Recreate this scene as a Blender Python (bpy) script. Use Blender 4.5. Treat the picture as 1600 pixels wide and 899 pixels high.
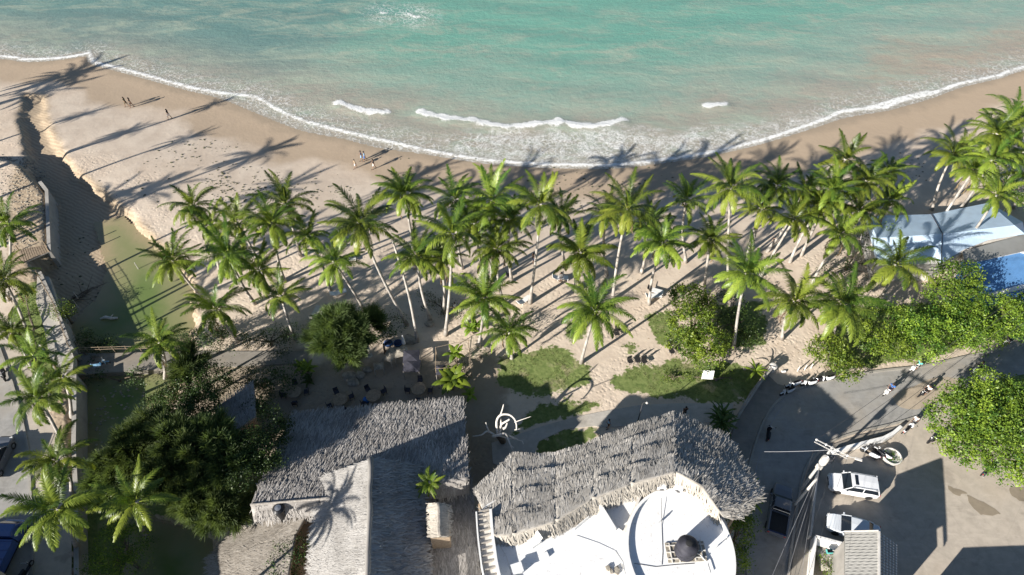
import bpy, bmesh, math, random
import numpy as np
from mathutils import Vector, Matrix, noise
R = math.radians
for o in list(bpy.data.objects): bpy.data.objects.remove(o)
sc = bpy.context.scene
COL = sc.collection

# ---------------------------------------------------------------- camera
F_PX, TILT, CAM_H = 1100.0, R(40), 62.0
cam = bpy.data.cameras.new('camera')
cam.sensor_width = 36; cam.lens = F_PX / 1600 * 36
cam.clip_start = 0.5; cam.clip_end = 6000
co = bpy.data.objects.new('camera', cam); COL.objects.link(co)
co.location = (0, 0, CAM_H); co.rotation_euler = (TILT, 0, 0)
sc.camera = co

# ---------------------------------------------------------------- light
SUN_EL, SUN_AZ = 22.5, 51.0          # shadows fall towards azimuth 51 deg (from +Y to +X)
w = bpy.data.worlds.new('World'); sc.world = w; w.use_nodes = True
nt = w.node_tree
sky = nt.nodes.new('ShaderNodeTexSky'); sky.sky_type = 'NISHITA'; sky.sun_disc = False
sky.sun_elevation = R(SUN_EL); sky.sun_rotation = R(SUN_AZ + 180)
sky.air_density = 1.0; sky.dust_density = 0.6; sky.ozone_density = 3.0
bg = nt.nodes['Background']; bg.inputs['Strength'].default_value = 0.05
nt.links.new(sky.outputs[0], bg.inputs['Color'])
sd = bpy.data.lights.new('sun', 'SUN'); sd.energy = 5.0; sd.angle = R(0.55); sd.color = (1, 0.945, 0.87)
so = bpy.data.objects.new('sun', sd); COL.objects.link(so)
sdir = Vector((math.sin(R(SUN_AZ)) * math.cos(R(SUN_EL)), math.cos(R(SUN_AZ)) * math.cos(R(SUN_EL)), -math.sin(R(SUN_EL))))
so.rotation_euler = sdir.to_track_quat('-Z', 'Y').to_euler()
so.location = (-40, -30, 60)
sc.view_settings.view_transform = 'Standard'; sc.view_settings.look = 'None'
sc.view_settings.exposure = 1.0; sc.view_settings.gamma = 1
sc.render.engine = 'CYCLES'
sc.cycles.max_bounces = 5; sc.cycles.diffuse_bounces = 3; sc.cycles.glossy_bounces = 2
sc.cycles.transmission_bounces = 3; sc.cycles.transparent_max_bounces = 4

# ---------------------------------------------------------------- measuring helpers
def G(px, py, z=0.0):
    """point of the place at height z seen at photo pixel (px, py) of 1600 x 899"""
    dx = (px - 800) / F_PX; dy = (449.5 - py) / F_PX
    vy = math.sin(TILT) + dy * math.cos(TILT); vz = -math.cos(TILT) + dy * math.sin(TILT)
    t = (z - CAM_H) / vz
    return Vector((dx * t, vy * t, z))
def Gs(pts, z=0.0): return [G(p[0], p[1], p[2] if len(p) > 2 else z) for p in pts]
def arr(pts, z=0.0): return np.array([(v.x, v.y) for v in Gs(pts, z)])

def sdf_poly(poly, X, Y):
    """signed distance, negative inside"""
    n = len(poly); d = np.full(X.shape, 1e9); ins = np.zeros(X.shape, bool)
    for i in range(n):
        ax, ay = poly[i]; bx, by = poly[(i + 1) % n]
        ex, ey = bx - ax, by - ay; L2 = ex * ex + ey * ey + 1e-12
        t = np.clip(((X - ax) * ex + (Y - ay) * ey) / L2, 0, 1)
        d = np.minimum(d, (X - ax - t * ex) ** 2 + (Y - ay - t * ey) ** 2)
        c = ((ay > Y) != (by > Y)) & (X < (bx - ax) * (Y - ay) / (by - ay + 1e-12) + ax)
        ins ^= c
    d = np.sqrt(d); return np.where(ins, -d, d)
def dist_line(line, X, Y):
    d = np.full(X.shape, 1e9)
    for i in range(len(line) - 1):
        ax, ay = line[i]; bx, by = line[i + 1]
        ex, ey = bx - ax, by - ay; L2 = ex * ex + ey * ey + 1e-12
        t = np.clip(((X - ax) * ex + (Y - ay) * ey) / L2, 0, 1)
        d = np.minimum(d, (X - ax - t * ex) ** 2 + (Y - ay - t * ey) ** 2)
    return np.sqrt(d)
def smooth(t): t = np.clip(t, 0, 1); return t * t * (3 - 2 * t)
def catmull(P, k=6, closed=True):
    P = [tuple(p) for p in P]; n = len(P); out = []
    rng = range(n) if closed else range(n - 1)
    for i in rng:
        p0, p1, p2, p3 = [P[(i + j) % n] if closed else P[min(max(i + j, 0), n - 1)] for j in (-1, 0, 1, 2)]
        for s in range(k):
            t = s / k
            out.append(tuple(0.5 * ((2 * b) + (-a + c) * t + (2 * a - 5 * b + 4 * c - d) * t * t + (-a + 3 * b - 3 * c + d) * t ** 3) for a, b, c, d in zip(p0, p1, p2, p3)))
    if not closed: out.append(P[-1])
    return out

# ---------------------------------------------------------------- the lie of the land
SEA_Z = -1.5; STREET_Z = 1.5; CREEK_BED = -0.95; CREEK_Z = -0.62
shore_px = [(-420, 92), (-200, 86), (0, 90), (60, 94), (140, 84), (150, 98), (200, 113), (260, 130), (330, 149), (370, 163), (410, 180), (470, 203), (540, 217), (600, 232), (680, 241), (760, 252), (860, 258), (960, 259), (1030, 251), (1100, 241), (1180, 223), (1260, 202), (1320, 184), (1380, 173), (1440, 158), (1500, 135), (1560, 119), (1600, 107), (1800, 62), (2100, 10)]
SHORE = catmull(arr(shore_px, SEA_Z), 4, False)
SEA_POLY = [(-1500, SHORE[0][1])] + SHORE + [(1500, SHORE[-1][1] + 300), (1500, 4000), (-1500, 4000)]
STREET_POLY = arr([(-500, 246), (0, 246), (30, 254), (52, 276), (72, 300), (76, 392), (50, 408), (62, 430), (84, 470), (105, 525), (112, 548), (110, 590), (112, 640), (112, 700), (116, 760), (118, 830), (120, 1000), (-500, 1000)], STREET_Z)
CREEK_UP = arr([(40, 148), (66, 152), (72, 190), (88, 225), (112, 268), (150, 298), (190, 332), (238, 375), (262, 400), (300, 438), (306, 500), (296, 545), (280, 575), (100, 575), (88, 520), (60, 470), (40, 430), (40, 300), (52, 270), (44, 225), (36, 190)], -0.8)
CREEK_LOW = arr([(100, 560), (290, 560), (300, 590), (262, 640), (240, 690), (225, 750), (240, 800), (330, 830), (345, 900), (350, 1000), (180, 1000), (190, 860), (170, 780), (120, 740), (105, 650)], -0.8)
def land_z(X, Y):
    X = np.asarray(X, float); Y = np.asarray(Y, float)
    ds = sdf_poly(SEA_POLY, X, Y)                      # + inland
    z = -1.5 * smooth(1 - (ds + 0.3) / 24.0)
    z = np.where(ds < 0, SEA_Z + ds * 0.06, z)
    dc = np.minimum(sdf_poly(CREEK_UP, X, Y), sdf_poly(CREEK_LOW, X, Y))
    dc = dc + 0.35 * np.sin(X * 1.1 + 2 * np.sin(Y * 0.7)) * np.sin(Y * 1.3) + 0.15 * np.sin(X * 3.1 + Y * 2.3)
    k = smooth((0.35 - dc) / 0.9)
    z = z * (1 - k) + np.minimum(z - 0.45, CREEK_BED) * k
    de = sdf_poly(STREET_POLY, X, Y)
    z = np.where(de < -0.1, STREET_Z, z)
    return np.maximum(z, -6)
_lx = np.arange(-130, 130.1, 0.5); _ly = np.arange(0, 140.1, 0.5); _X, _Y = np.meshgrid(_lx, _ly); LUT = land_z(_X, _Y)
def ground_at(x, y):
    i = min(max((x + 130) / 0.5, 0), len(_lx) - 1.001); j = min(max(y / 0.5, 0), len(_ly) - 1.001); a, b = int(i), int(j); fx, fy = i - a, j - b
    return float((LUT[b, a] * (1 - fx) + LUT[b, a + 1] * fx) * (1 - fy) + (LUT[b + 1, a] * (1 - fx) + LUT[b + 1, a + 1] * fx) * fy)
def g(px, py, dz=0.0):
    z = 0.0
    for _ in range(6):
        p = G(px, py, z); z = ground_at(p.x, p.y)
    p.z = z + dz; return p
def hz(p): return ground_at(p.x, p.y)

# ---------------------------------------------------------------- object helpers
def link(o, parent=None):
    COL.objects.link(o)
    if parent is not None: o.parent = parent
    return o
def tag(o, label=None, cat=None, group=None, kind=None):
    if label: o['label'] = label
    if cat: o['category'] = cat
    if group: o['group'] = group
    if kind: o['kind'] = kind
    return o
def thing(name, label, cat, loc=(0, 0, 0), rz=0.0, group=None):
    o = bpy.data.objects.new(name, None); o.empty_display_size = 0.3
    o.location = loc; o.rotation_euler = (0, 0, rz); link(o)
    return tag(o, label, cat, group)
def copy_tree(o, parent=None):
    c = o.copy(); link(c, parent)
    for ch in o.children: 
        copy_tree(ch, c)
    return c
def np_mesh(name, V, Fq, mats, var=None, smooth_=False, attrs=None):
    """numpy verts (n,3), quads (m,4); var = one float per face"""
    me = bpy.data.meshes.new(name); V = np.asarray(V, np.float32); Fq = np.asarray(Fq, np.int32)
    k = Fq.shape[1]
    me.vertices.add(len(V)); me.vertices.foreach_set('co', V.ravel())
    me.loops.add(Fq.size); me.loops.foreach_set('vertex_index', Fq.ravel())
    me.polygons.add(len(Fq)); me.polygons.foreach_set('loop_start', np.arange(0, Fq.size, k, dtype=np.int32))
    me.polygons.foreach_set('loop_total', np.full(len(Fq), k, np.int32))
    if smooth_: me.polygons.foreach_set('use_smooth', np.ones(len(Fq), bool))
    if var is not None:
        a = me.attributes.new('v', 'FLOAT', 'FACE'); a.data.foreach_set('value', np.asarray(var, np.float32))
    for nm, dat in (attrs or {}).items():
        a = me.attributes.new(nm, 'FLOAT', 'POINT'); a.data.foreach_set('value', np.asarray(dat, np.float32).ravel())
    me.update(calc_edges=True)
    for m in (mats if isinstance(mats, (list, tuple)) else [mats]): me.materials.append(m)
    return me
def ob(name, me, parent=None): return link(bpy.data.objects.new(name, me), parent)

class MB:
    def __init__(s): s.v = []; s.f = []; s.sm = False
    def add(s, V, Fs):
        b = len(s.v); s.v += [tuple(v) for v in V]; s.f += [tuple(i + b for i in f) for f in Fs]; return s
    def box(s, c, d, rz=0.0, M=None, taper=1.0):
        x, y, z = d[0] / 2, d[1] / 2, d[2] / 2; m = Matrix.Rotation(rz, 3, 'Z') if M is None else M; c = Vector(c)
        V = [c + m @ Vector((sx * x * (taper if sz > 0 else 1), sy * y * (taper if sz > 0 else 1), sz * z)) for sz in (-1, 1) for sy in (-1, 1) for sx in (-1, 1)]
        return s.add(V, [(0, 2, 3, 1), (4, 5, 7, 6), (0, 1, 5, 4), (2, 6, 7, 3), (0, 4, 6, 2), (1, 3, 7, 5)])
    def bar(s, a, b, w_, h_):
        a = Vector(a); b = Vector(b); d = b - a; L = d.length
        M = d.to_track_quat('X', 'Z').to_matrix(); return s.box((a + b) / 2, (L, w_, h_), M=M)
    def tube(s, pts, rad, n=8, cap=True):
        pts = [Vector(p) for p in pts]; k = len(pts)
        rad = [rad] * k if isinstance(rad, (int, float)) else rad
        V = []; up = None
        for i, p in enumerate(pts):
            d = (pts[min(i + 1, k - 1)] - pts[max(i - 1, 0)]).normalized()
            if up is None: up = Vector((0, 0, 1)) if abs(d.z) < 0.9 else Vector((1, 0, 0))
            a = d.cross(up).normalized(); b = a.cross(d).normalized(); up = b
            for j in range(n):
                t = 2 * math.pi * j / n; V.append(p + (a * math.cos(t) + b * math.sin(t)) * rad[i])
        Fs = [(i * n + j, i * n + (j + 1) % n, (i + 1) * n + (j + 1) % n, (i + 1) * n + j) for i in range(k - 1) for j in range(n)]
        if cap: Fs += [tuple(range(n - 1, -1, -1)), tuple(range((k - 1) * n, k * n))]
        return s.add(V, Fs)
    def prism(s, poly, z0, z1):
        n = len(poly); V = [(p[0], p[1], z0 if not callable(z0) else z0(p)) for p in poly] + [(p[0], p[1], z1 if not callable(z1) else z1(p)) for p in poly]
        ar = sum(poly[i][0] * poly[(i + 1) % n][1] - poly[(i + 1) % n][0] * poly[i][1] for i in range(n))
        idx = list(range(n)) if ar > 0 else list(range(n - 1, -1, -1))
        Fs = [tuple(reversed(idx)), tuple(i + n for i in idx)] + [(idx[i], idx[(i + 1) % n], idx[(i + 1) % n] + n, idx[i] + n) for i in range(n)]
        return s.add(V, Fs)
    def sheet(s, poly, z=0.0):
        n = len(poly); ar = sum(poly[i][0] * poly[(i + 1) % n][1] - poly[(i + 1) % n][0] * poly[i][1] for i in range(n))
        idx = list(range(n)) if ar > 0 else list(range(n - 1, -1, -1))
        return s.add([(p[0], p[1], p[2] if len(p) > 2 else z) for p in poly], [tuple(idx)])
    def lathe(s, c, prof, n=20, M=None):
        c = Vector(c); m = M or Matrix.Identity(3); V = []
        for r, z in prof:
            for j in range(n):
                t = 2 * math.pi * j / n; V.append(c + m @ Vector((r * math.cos(t), r * math.sin(t), z)))
        k = len(prof); Fs = [(i * n + j, i * n + (j + 1) % n, (i + 1) * n + (j + 1) % n, (i + 1) * n + j) for i in range(k - 1) for j in range(n)]
        if prof[0][0] > 1e-4: Fs.append(tuple(range(n - 1, -1, -1)))
        if prof[-1][0] > 1e-4: Fs.append(tuple(range((k - 1) * n, k * n)))
        return s.add(V, Fs)
    def loft(s, rings, cap=True):
        n = len(rings[0]); V = [p for r in rings for p in r]; k = len(rings)
        Fs = [(i * n + j, i * n + (j + 1) % n, (i + 1) * n + (j + 1) % n, (i + 1) * n + j) for i in range(k - 1) for j in range(n)]
        if cap: Fs += [tuple(range(n - 1, -1, -1)), tuple(range((k - 1) * n, k * n))]
        return s.add(V, Fs)
    def build(s, name, mat, parent=None, bevel=0.0, smooth_=False, seg=2, normals=True):
        me = bpy.data.meshes.new(name); me.from_pydata(s.v, [], s.f)
        bm = bmesh.new(); bm.from_mesh(me)
        bmesh.ops.remove_doubles(bm, verts=bm.verts, dist=1e-5)
        if normals and bm.faces: bmesh.ops.recalc_face_normals(bm, faces=bm.faces)
        if bevel > 0: bmesh.ops.bevel(bm, geom=[e for e in bm.edges if len(e.link_faces) == 2 and e.calc_face_angle(0) > 0.5], offset=bevel, segments=seg, affect='EDGES', profile=0.5)
        bm.to_mesh(me); bm.free()
        me.materials.append(mat)
        if smooth_: me.polygons.foreach_set('use_smooth', np.ones(len(me.polygons), bool))
        return ob(name, me, parent)
def wobble(poly, amp, f=0.35, seed=0, k=5):
    out = []
    for i, (x, y) in enumerate([(p[0], p[1]) for p in catmull([(p[0], p[1]) for p in poly], k)]):
        n = noise.noise_vector(Vector((x * f, y * f, seed))); m_ = noise.noise_vector(Vector((x * f * 3.3, y * f * 3.3, seed + 9)))
        out.append((x + amp * (n.x + 0.5 * m_.x), y + amp * (n.y + 0.5 * m_.y)))
    return out

# ---------------------------------------------------------------- materials
class NT:
    def __init__(s, name):
        s.m = bpy.data.materials.new(name); s.m.use_nodes = True; s.t = s.m.node_tree; s.b = s.t.nodes['Principled BSDF']
    def n(s, t, **kw):
        nd = s.t.nodes.new(t)
        for k, v in kw.items():
            if isinstance(k, str) and hasattr(nd, k): setattr(nd, k, v)
        return nd
    def set(s, sock, v):
        if hasattr(v, 'is_output'): s.t.links.new(v, sock)
        elif v is not None:
            if isinstance(v, tuple) and len(v) == 3 and sock.type == 'RGBA': v = v + (1,)
            sock.default_value = v
    def math(s, op, a, b=None, c=None, clamp=False):
        nd = s.n('ShaderNodeMath', operation=op, use_clamp=clamp)
        for i, v in enumerate((a, b, c)):
            if v is not None: s.set(nd.inputs[i], v)
        return nd.outputs[0]
    def attr(s, name): return s.n('ShaderNodeAttribute', attribute_name=name).outputs['Fac']
    def pos(s): return s.n('ShaderNodeNewGeometry').outputs['Position']
    def obj(s): return s.n('ShaderNodeTexCoord').outputs['Object']
    def noise(s, scale, detail=4, rough=0.55, vec=None, dist=0.0, out='Fac'):
        nd = s.n('ShaderNodeTexNoise'); nd.inputs['Scale'].default_value = scale; nd.inputs['Detail'].default_value = detail
        nd.inputs['Roughness'].default_value = rough; nd.inputs['Distortion'].default_value = dist
        s.set(nd.inputs['Vector'], vec if vec is not None else s.pos()); return nd.outputs[out]
    def mapping(s, vec, scale=(1, 1, 1), rot=(0, 0, 0)):
        nd = s.n('ShaderNodeMapping'); nd.inputs['Scale'].default_value = scale; nd.inputs['Rotation'].default_value = rot
        s.set(nd.inputs['Vector'], vec); return nd.outputs[0]
    def mix(s, f, a, b, blend='MIX'):
        nd = s.n('ShaderNodeMix', data_type='RGBA', blend_type=blend)
        s.set(nd.inputs[0], f); s.set(nd.inputs[6], a); s.set(nd.inputs[7], b); return nd.outputs[2]
    def ramp(s, f, lo, hi):      # smoothstep lo..hi -> 0..1
        nd = s.n('ShaderNodeMapRange', interpolation_type='SMOOTHSTEP')
        s.set(nd.inputs[0], f); nd.inputs[1].default_value = lo; nd.inputs[2].default_value = hi; return nd.outputs[0]
    def bump(s, h, strength=0.3, dist=0.1, normal=None):
        nd = s.n('ShaderNodeBump'); nd.inputs['Strength'].default_value = strength; nd.inputs['Distance'].default_value = dist
        s.set(nd.inputs['Height'], h)
        if normal is not None: s.set(nd.inputs['Normal'], normal)
        return nd.outputs[0]
    def out(s, col=None, rough=None, spec=None, metal=None, normal=None, alpha=None):
        b = s.b
        for k, v in (('Base Color', col), ('Roughness', rough), ('Specular IOR Level', spec), ('Metallic', metal), ('Normal', normal), ('Alpha', alpha)):
            if v is not None: s.set(b.inputs[k], v)
        return s.m
def plain(name, col, rough=0.7, var=0.12, scale=2.0, metal=0.0, spec=0.4, bump=0.0, bscale=20):
    t = NT(name); f = t.noise(scale, 5, 0.6)
    c = t.mix(t.ramp(f, 0.3, 0.7), tuple(x * (1 - var) for x in col), tuple(min(1, x * (1 + var)) for x in col))
    nrm = t.bump(t.noise(bscale, 4), bump, 0.02) if bump else None
    return t.out(c, rough, spec, metal, nrm)
def leafy(name, c1, c2, trans=0.35, rough=0.5, tcol=None):
    """foliage: per-leaf colour from attribute v, some light passes through"""
    t = NT(name); v = t.attr('v'); rnd = t.n('ShaderNodeObjectInfo').outputs['Random']
    c = t.mix(v, c1, c2)
    hs = t.n('ShaderNodeHueSaturation'); t.set(hs.inputs['Hue'], t.math('MULTIPLY_ADD', rnd, 0.022, 0.482)); t.set(hs.inputs['Value'], t.math('MULTIPLY_ADD', rnd, 0.35, 0.82)); t.set(hs.inputs['Color'], c)
    c = hs.outputs[0]
    t.out(c, rough, 0.35)
    tr = t.n('ShaderNodeBsdfTranslucent'); t.set(tr.inputs['Color'], t.mix(1.0, c, tcol or (1.0, 1.0, 0.55), 'MULTIPLY') )
    mx = t.n('ShaderNodeMixShader'); mx.inputs[0].default_value = trans
    t.t.links.new(t.b.outputs[0], mx.inputs[1]); t.t.links.new(tr.outputs[0], mx.inputs[2])
    t.t.links.new(mx.outputs[0], t.t.nodes['Material Output'].inputs['Surface']); return t.m
M = {}
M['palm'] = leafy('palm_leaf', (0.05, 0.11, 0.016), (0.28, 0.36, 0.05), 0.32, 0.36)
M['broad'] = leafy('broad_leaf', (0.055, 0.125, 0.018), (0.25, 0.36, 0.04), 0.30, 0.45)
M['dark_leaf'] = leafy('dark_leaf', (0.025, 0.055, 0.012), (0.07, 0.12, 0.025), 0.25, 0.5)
M['needle'] = leafy('casuarina_needle', (0.07, 0.12, 0.042), (0.19, 0.265, 0.095), 0.45, 0.6)
M['dry'] = leafy('dry_leaf', (0.16, 0.11, 0.06), (0.32, 0.24, 0.14), 0.2, 0.7)
M['grassblade'] = leafy('grass_blade', (0.10, 0.125, 0.035), (0.22, 0.235, 0.09), 0.3, 0.6)
def mk_trunk(name, a, b):
    t = NT(name); p = t.pos(); ring = t.n('ShaderNodeTexWave', wave_type='BANDS', bands_direction='Z'); ring.inputs['Scale'].default_value = 2.2; ring.inputs['Distortion'].default_value = 3.0
    t.set(ring.inputs['Vector'], p); f = t.noise(1.3, 5)
    c = t.mix(t.ramp(f, 0.3, 0.7), a, b); c = t.mix(t.math('MULTIPLY', ring.outputs['Fac'], 0.35), c, tuple(x * 0.5 for x in a))
    return t.out(c, 0.85, 0.2, normal=t.bump(ring.outputs['Fac'], 0.5, 0.03))
M['palm_trunk'] = mk_trunk('palm_trunk', (0.30, 0.27, 0.235), (0.58, 0.54, 0.49))
M['galv'] = plain('galvanised', (0.42, 0.41, 0.39), 0.6, 0.15, 3)
M['bark'] = mk_trunk('bark', (0.12, 0.09, 0.065), (0.22, 0.18, 0.14))
M['dead_wood'] = plain('bleached_wood', (0.62, 0.58, 0.52), 0.8, 0.15, 6)
M['coconut'] = plain('coconut', (0.20, 0.20, 0.05), 0.5, 0.3, 3)
M['wood'] = plain('weathered_wood', (0.30, 0.23, 0.16), 0.8, 0.25, 5, bump=0.3)
M['greywood'] = plain('grey_wood', (0.36, 0.33, 0.29), 0.85, 0.25, 5, bump=0.3)
M['rock'] = plain('rock', (0.30, 0.27, 0.22), 0.9, 0.3, 3, bump=0.6, bscale=8)
M['white'] = plain('white_paint', (0.78, 0.77, 0.74), 0.55, 0.05, 1.5)
M['offwhite'] = plain('off_white', (0.60, 0.57, 0.52), 0.7, 0.12, 2)
M['black'] = plain('black_plastic', (0.012, 0.012, 0.014), 0.4, 0.2, 5)
M['rubber'] = plain('rubber', (0.02, 0.02, 0.02), 0.8, 0.2, 5)
M['chrome'] = plain('metal', (0.5, 0.5, 0.5), 0.3, 0.05, 5, metal=0.8)
M['glass'] = plain('dark_glass', (0.012, 0.016, 0.022), 0.08, 0.1, 1, spec=0.8)
M['cable'] = plain('cable', (0.06, 0.06, 0.065), 0.6, 0.1)
M['palecable'] = plain('pale_cable', (0.28, 0.28, 0.29), 0.5, 0.1)
M['fabric_dark'] = plain('dark_canvas', (0.045, 0.045, 0.06), 0.9, 0.25, 2, bump=0.2)
M['blue'] = plain('blue_cloth', (0.05, 0.16, 0.45), 0.8, 0.2, 3)
def mk_concrete(name, col, stain=0.35, warm=(0.30, 0.25, 0.18)):
    t = NT(name); a = t.noise(0.16, 6, 0.6); b = t.noise(1.1, 6, 0.65); c3 = t.noise(9, 4, 0.6)
    c = t.mix(t.ramp(b, 0.25, 0.75), tuple(x * 0.86 for x in col), tuple(x * 1.1 for x in col))
    c = t.mix(t.math('MULTIPLY', t.ramp(a, 0.45, 0.72), stain), c, warm)
    c = t.mix(t.math('MULTIPLY', t.ramp(t.noise(0.5, 5, 0.6), 0.56, 0.70), 0.42), c, tuple(x * 0.5 for x in col))
    c = t.mix(t.math('MULTIPLY', t.ramp(t.noise(2.6, 7, 0.75), 0.58, 0.66), 0.25), c, tuple(x * 0.6 for x in col))
    c = t.mix(t.math('MULTIPLY', t.ramp(t.noise(0.25, 6, 0.7, t.mapping(t.pos(), (1, 5, 1), (0, 0, -0.5))), 0.54, 0.64), 0.28), c, tuple(min(1, x * 1.35) for x in col))
    v = t.n('ShaderNodeTexVoronoi', feature='DISTANCE_TO_EDGE'); v.inputs['Scale'].default_value = 0.23
    t.set(v.inputs['Vector'], t.mix(0.10, t.pos(), t.noise(0.8, 4, out='Color'), 'ADD'))
    crack = t.math('SUBTRACT', 1.0, t.ramp(v.outputs[0], 0.0, 0.012))
    c = t.mix(t.math('MULTIPLY', crack, 0.10), c, tuple(x * 0.35 for x in col))
    return t.out(c, 0.85, 0.25, normal=t.bump(c3, 0.25, 0.02))
M['road'] = mk_concrete('asphalt_road', (0.31, 0.30, 0.28), 0.4, (0.42, 0.35, 0.26))
M['lot'] = mk_concrete('parking_concrete', (0.45, 0.395, 0.325), 0.5, (0.48, 0.40, 0.31))
M['path'] = mk_concrete('path_concrete', (0.46, 0.43, 0.385), 0.35)
M['darkpath'] = mk_concrete('old_concrete', (0.25, 0.23, 0.20), 0.4, (0.3, 0.24, 0.17))
M['kerb'] = mk_concrete('kerb_concrete', (0.34, 0.32, 0.28), 0.3)
M['wall'] = mk_concrete('wall_render', (0.36, 0.34, 0.31), 0.3)
def mk_whiteroof():
    t = NT('white_roof_paint'); a = t.noise(0.5, 6, 0.65); b = t.noise(5, 5, 0.6)
    c = t.mix(t.math('MULTIPLY', t.ramp(a, 0.55, 0.75), 0.35), (0.80, 0.80, 0.79), (0.62, 0.60, 0.56))
    c = t.mix(t.math('MULTIPLY', t.ramp(b, 0.56, 0.72), 0.55), c, (0.5, 0.46, 0.4))
    c = t.mix(t.math('MULTIPLY', t.ramp(t.noise(1.4, 7, 0.75, dist=1.0), 0.60, 0.68), 0.45), c, (0.33, 0.30, 0.26))
    return t.out(c, 0.6, 0.3, normal=t.bump(b, 0.2, 0.03))
M['whiteroof'] = mk_whiteroof()
def mk_thatch(name, c1, c2):
    t = NT(name); v = t.attr('v'); c = t.mix(v, c1, c2); f = t.noise(0.35, 5, 0.6)
    c = t.mix(t.math('MULTIPLY', t.ramp(f, 0.4, 0.7), 0.35), c, tuple(x * 0.6 for x in c1))
    return t.out(c, 0.9, 0.15)
M['thatch'] = mk_thatch('thatch', (0.26, 0.24, 0.21), (0.62, 0.585, 0.53))
M['thatch_light'] = mk_thatch('thatch_light', (0.27, 0.255, 0.235), (0.52, 0.50, 0.47))
M['thatch_old'] = mk_thatch('thatch_old', (0.20, 0.185, 0.17), (0.54, 0.51, 0.475))
M['thatch_raw'] = mk_thatch('thatch_raw', (0.34, 0.31, 0.265), (0.62, 0.57, 0.49))
def mk_corr(name, col, scale=2.5, rz=0.0, amt=0.35):
    t = NT(name); wv = t.n('ShaderNodeTexWave', wave_type='BANDS', bands_direction='X'); wv.inputs['Scale'].default_value = scale
    t.set(wv.inputs['Vector'], t.mapping(t.pos(), rot=(0, 0, rz))); f = t.noise(0.8, 5)
    c = t.mix(t.ramp(f, 0.3, 0.7), tuple(x * 0.85 for x in col), col)
    c = t.mix(t.math('MULTIPLY', wv.outputs['Fac'], amt * 0.5), c, tuple(x * 0.6 for x in col))
    return t.out(c, 0.5, 0.4, normal=t.bump(wv.outputs['Fac'], amt, 0.05))
M['corr_grey'] = mk_corr('corrugated_grey', (0.27, 0.265, 0.245), 3.0, R(90))
M['corr_blue'] = mk_corr('corrugated_blue', (0.12, 0.28, 0.54), 2.4, 0.3, 0.2)
M['corr_shade_tint'] = mk_corr('shade_tinted_sheet_roof', (0.52, 0.66, 0.80), 1.2, 0.1, 0.12)  # white sheet roof, the blue of its shade mixed into the base colour
def paint(name, col, rough=0.25):
    t = NT(name); t.b.inputs['Coat Weight'].default_value = 0.6; f = t.noise(3, 3)
    return t.out(t.mix(t.math('MULTIPLY', t.ramp(f, 0.5, 0.8), 0.1), col, (0.3, 0.26, 0.2)), rough, 0.5)
M['car_white'] = paint('car_white', (0.75, 0.76, 0.77)); M['car_silver'] = paint('car_silver', (0.62, 0.66, 0.70))
M['car_grey'] = paint('car_grey', (0.13, 0.14, 0.16)); M['truck_blue'] = paint('truck_blue', (0.05, 0.10, 0.28)); M['car_red'] = paint('lamp_red', (0.4, 0.02, 0.02))
M['lens'] = plain('lamp_lens', (0.6, 0.6, 0.58), 0.1, 0.05)
def mk_skin(): return plain('skin', (0.26, 0.15, 0.10), 0.6, 0.1)
M['skin'] = mk_skin()
M['hair'] = plain('hair', (0.015, 0.011, 0.009), 0.6, 0.2)
for nm, c in (('c_black', (0.015, 0.015, 0.018)), ('c_white', (0.72, 0.71, 0.68)), ('c_blue', (0.05, 0.18, 0.50)), ('c_teal', (0.10, 0.42, 0.40)), ('c_grey', (0.2, 0.2, 0.21)), ('c_olive', (0.10, 0.10, 0.06)), ('c_navy', (0.02, 0.035, 0.09)), ('c_tan', (0.42, 0.33, 0.22)), ('c_lightblue', (0.22, 0.42, 0.62))):
    M[nm] = plain(nm.replace('c_', 'cloth_'), c, 0.9, 0.1, 8)
M['dirtpatch'] = mk_concrete('bare_dirt', (0.27, 0.225, 0.165), 0.3)
M['stain'] = mk_concrete('oil_stain', (0.24, 0.22, 0.19), 0.2)
M['sandpatch'] = mk_concrete('sandy_road', (0.42, 0.35, 0.265), 0.3)
M['thatch_brown'] = mk_thatch('thatch_brown', (0.20, 0.175, 0.145), (0.46, 0.42, 0.365))
M['tank'] = plain('tank_plastic', (0.035, 0.035, 0.045), 0.65, 0.3, 2, spec=0.25)
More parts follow.
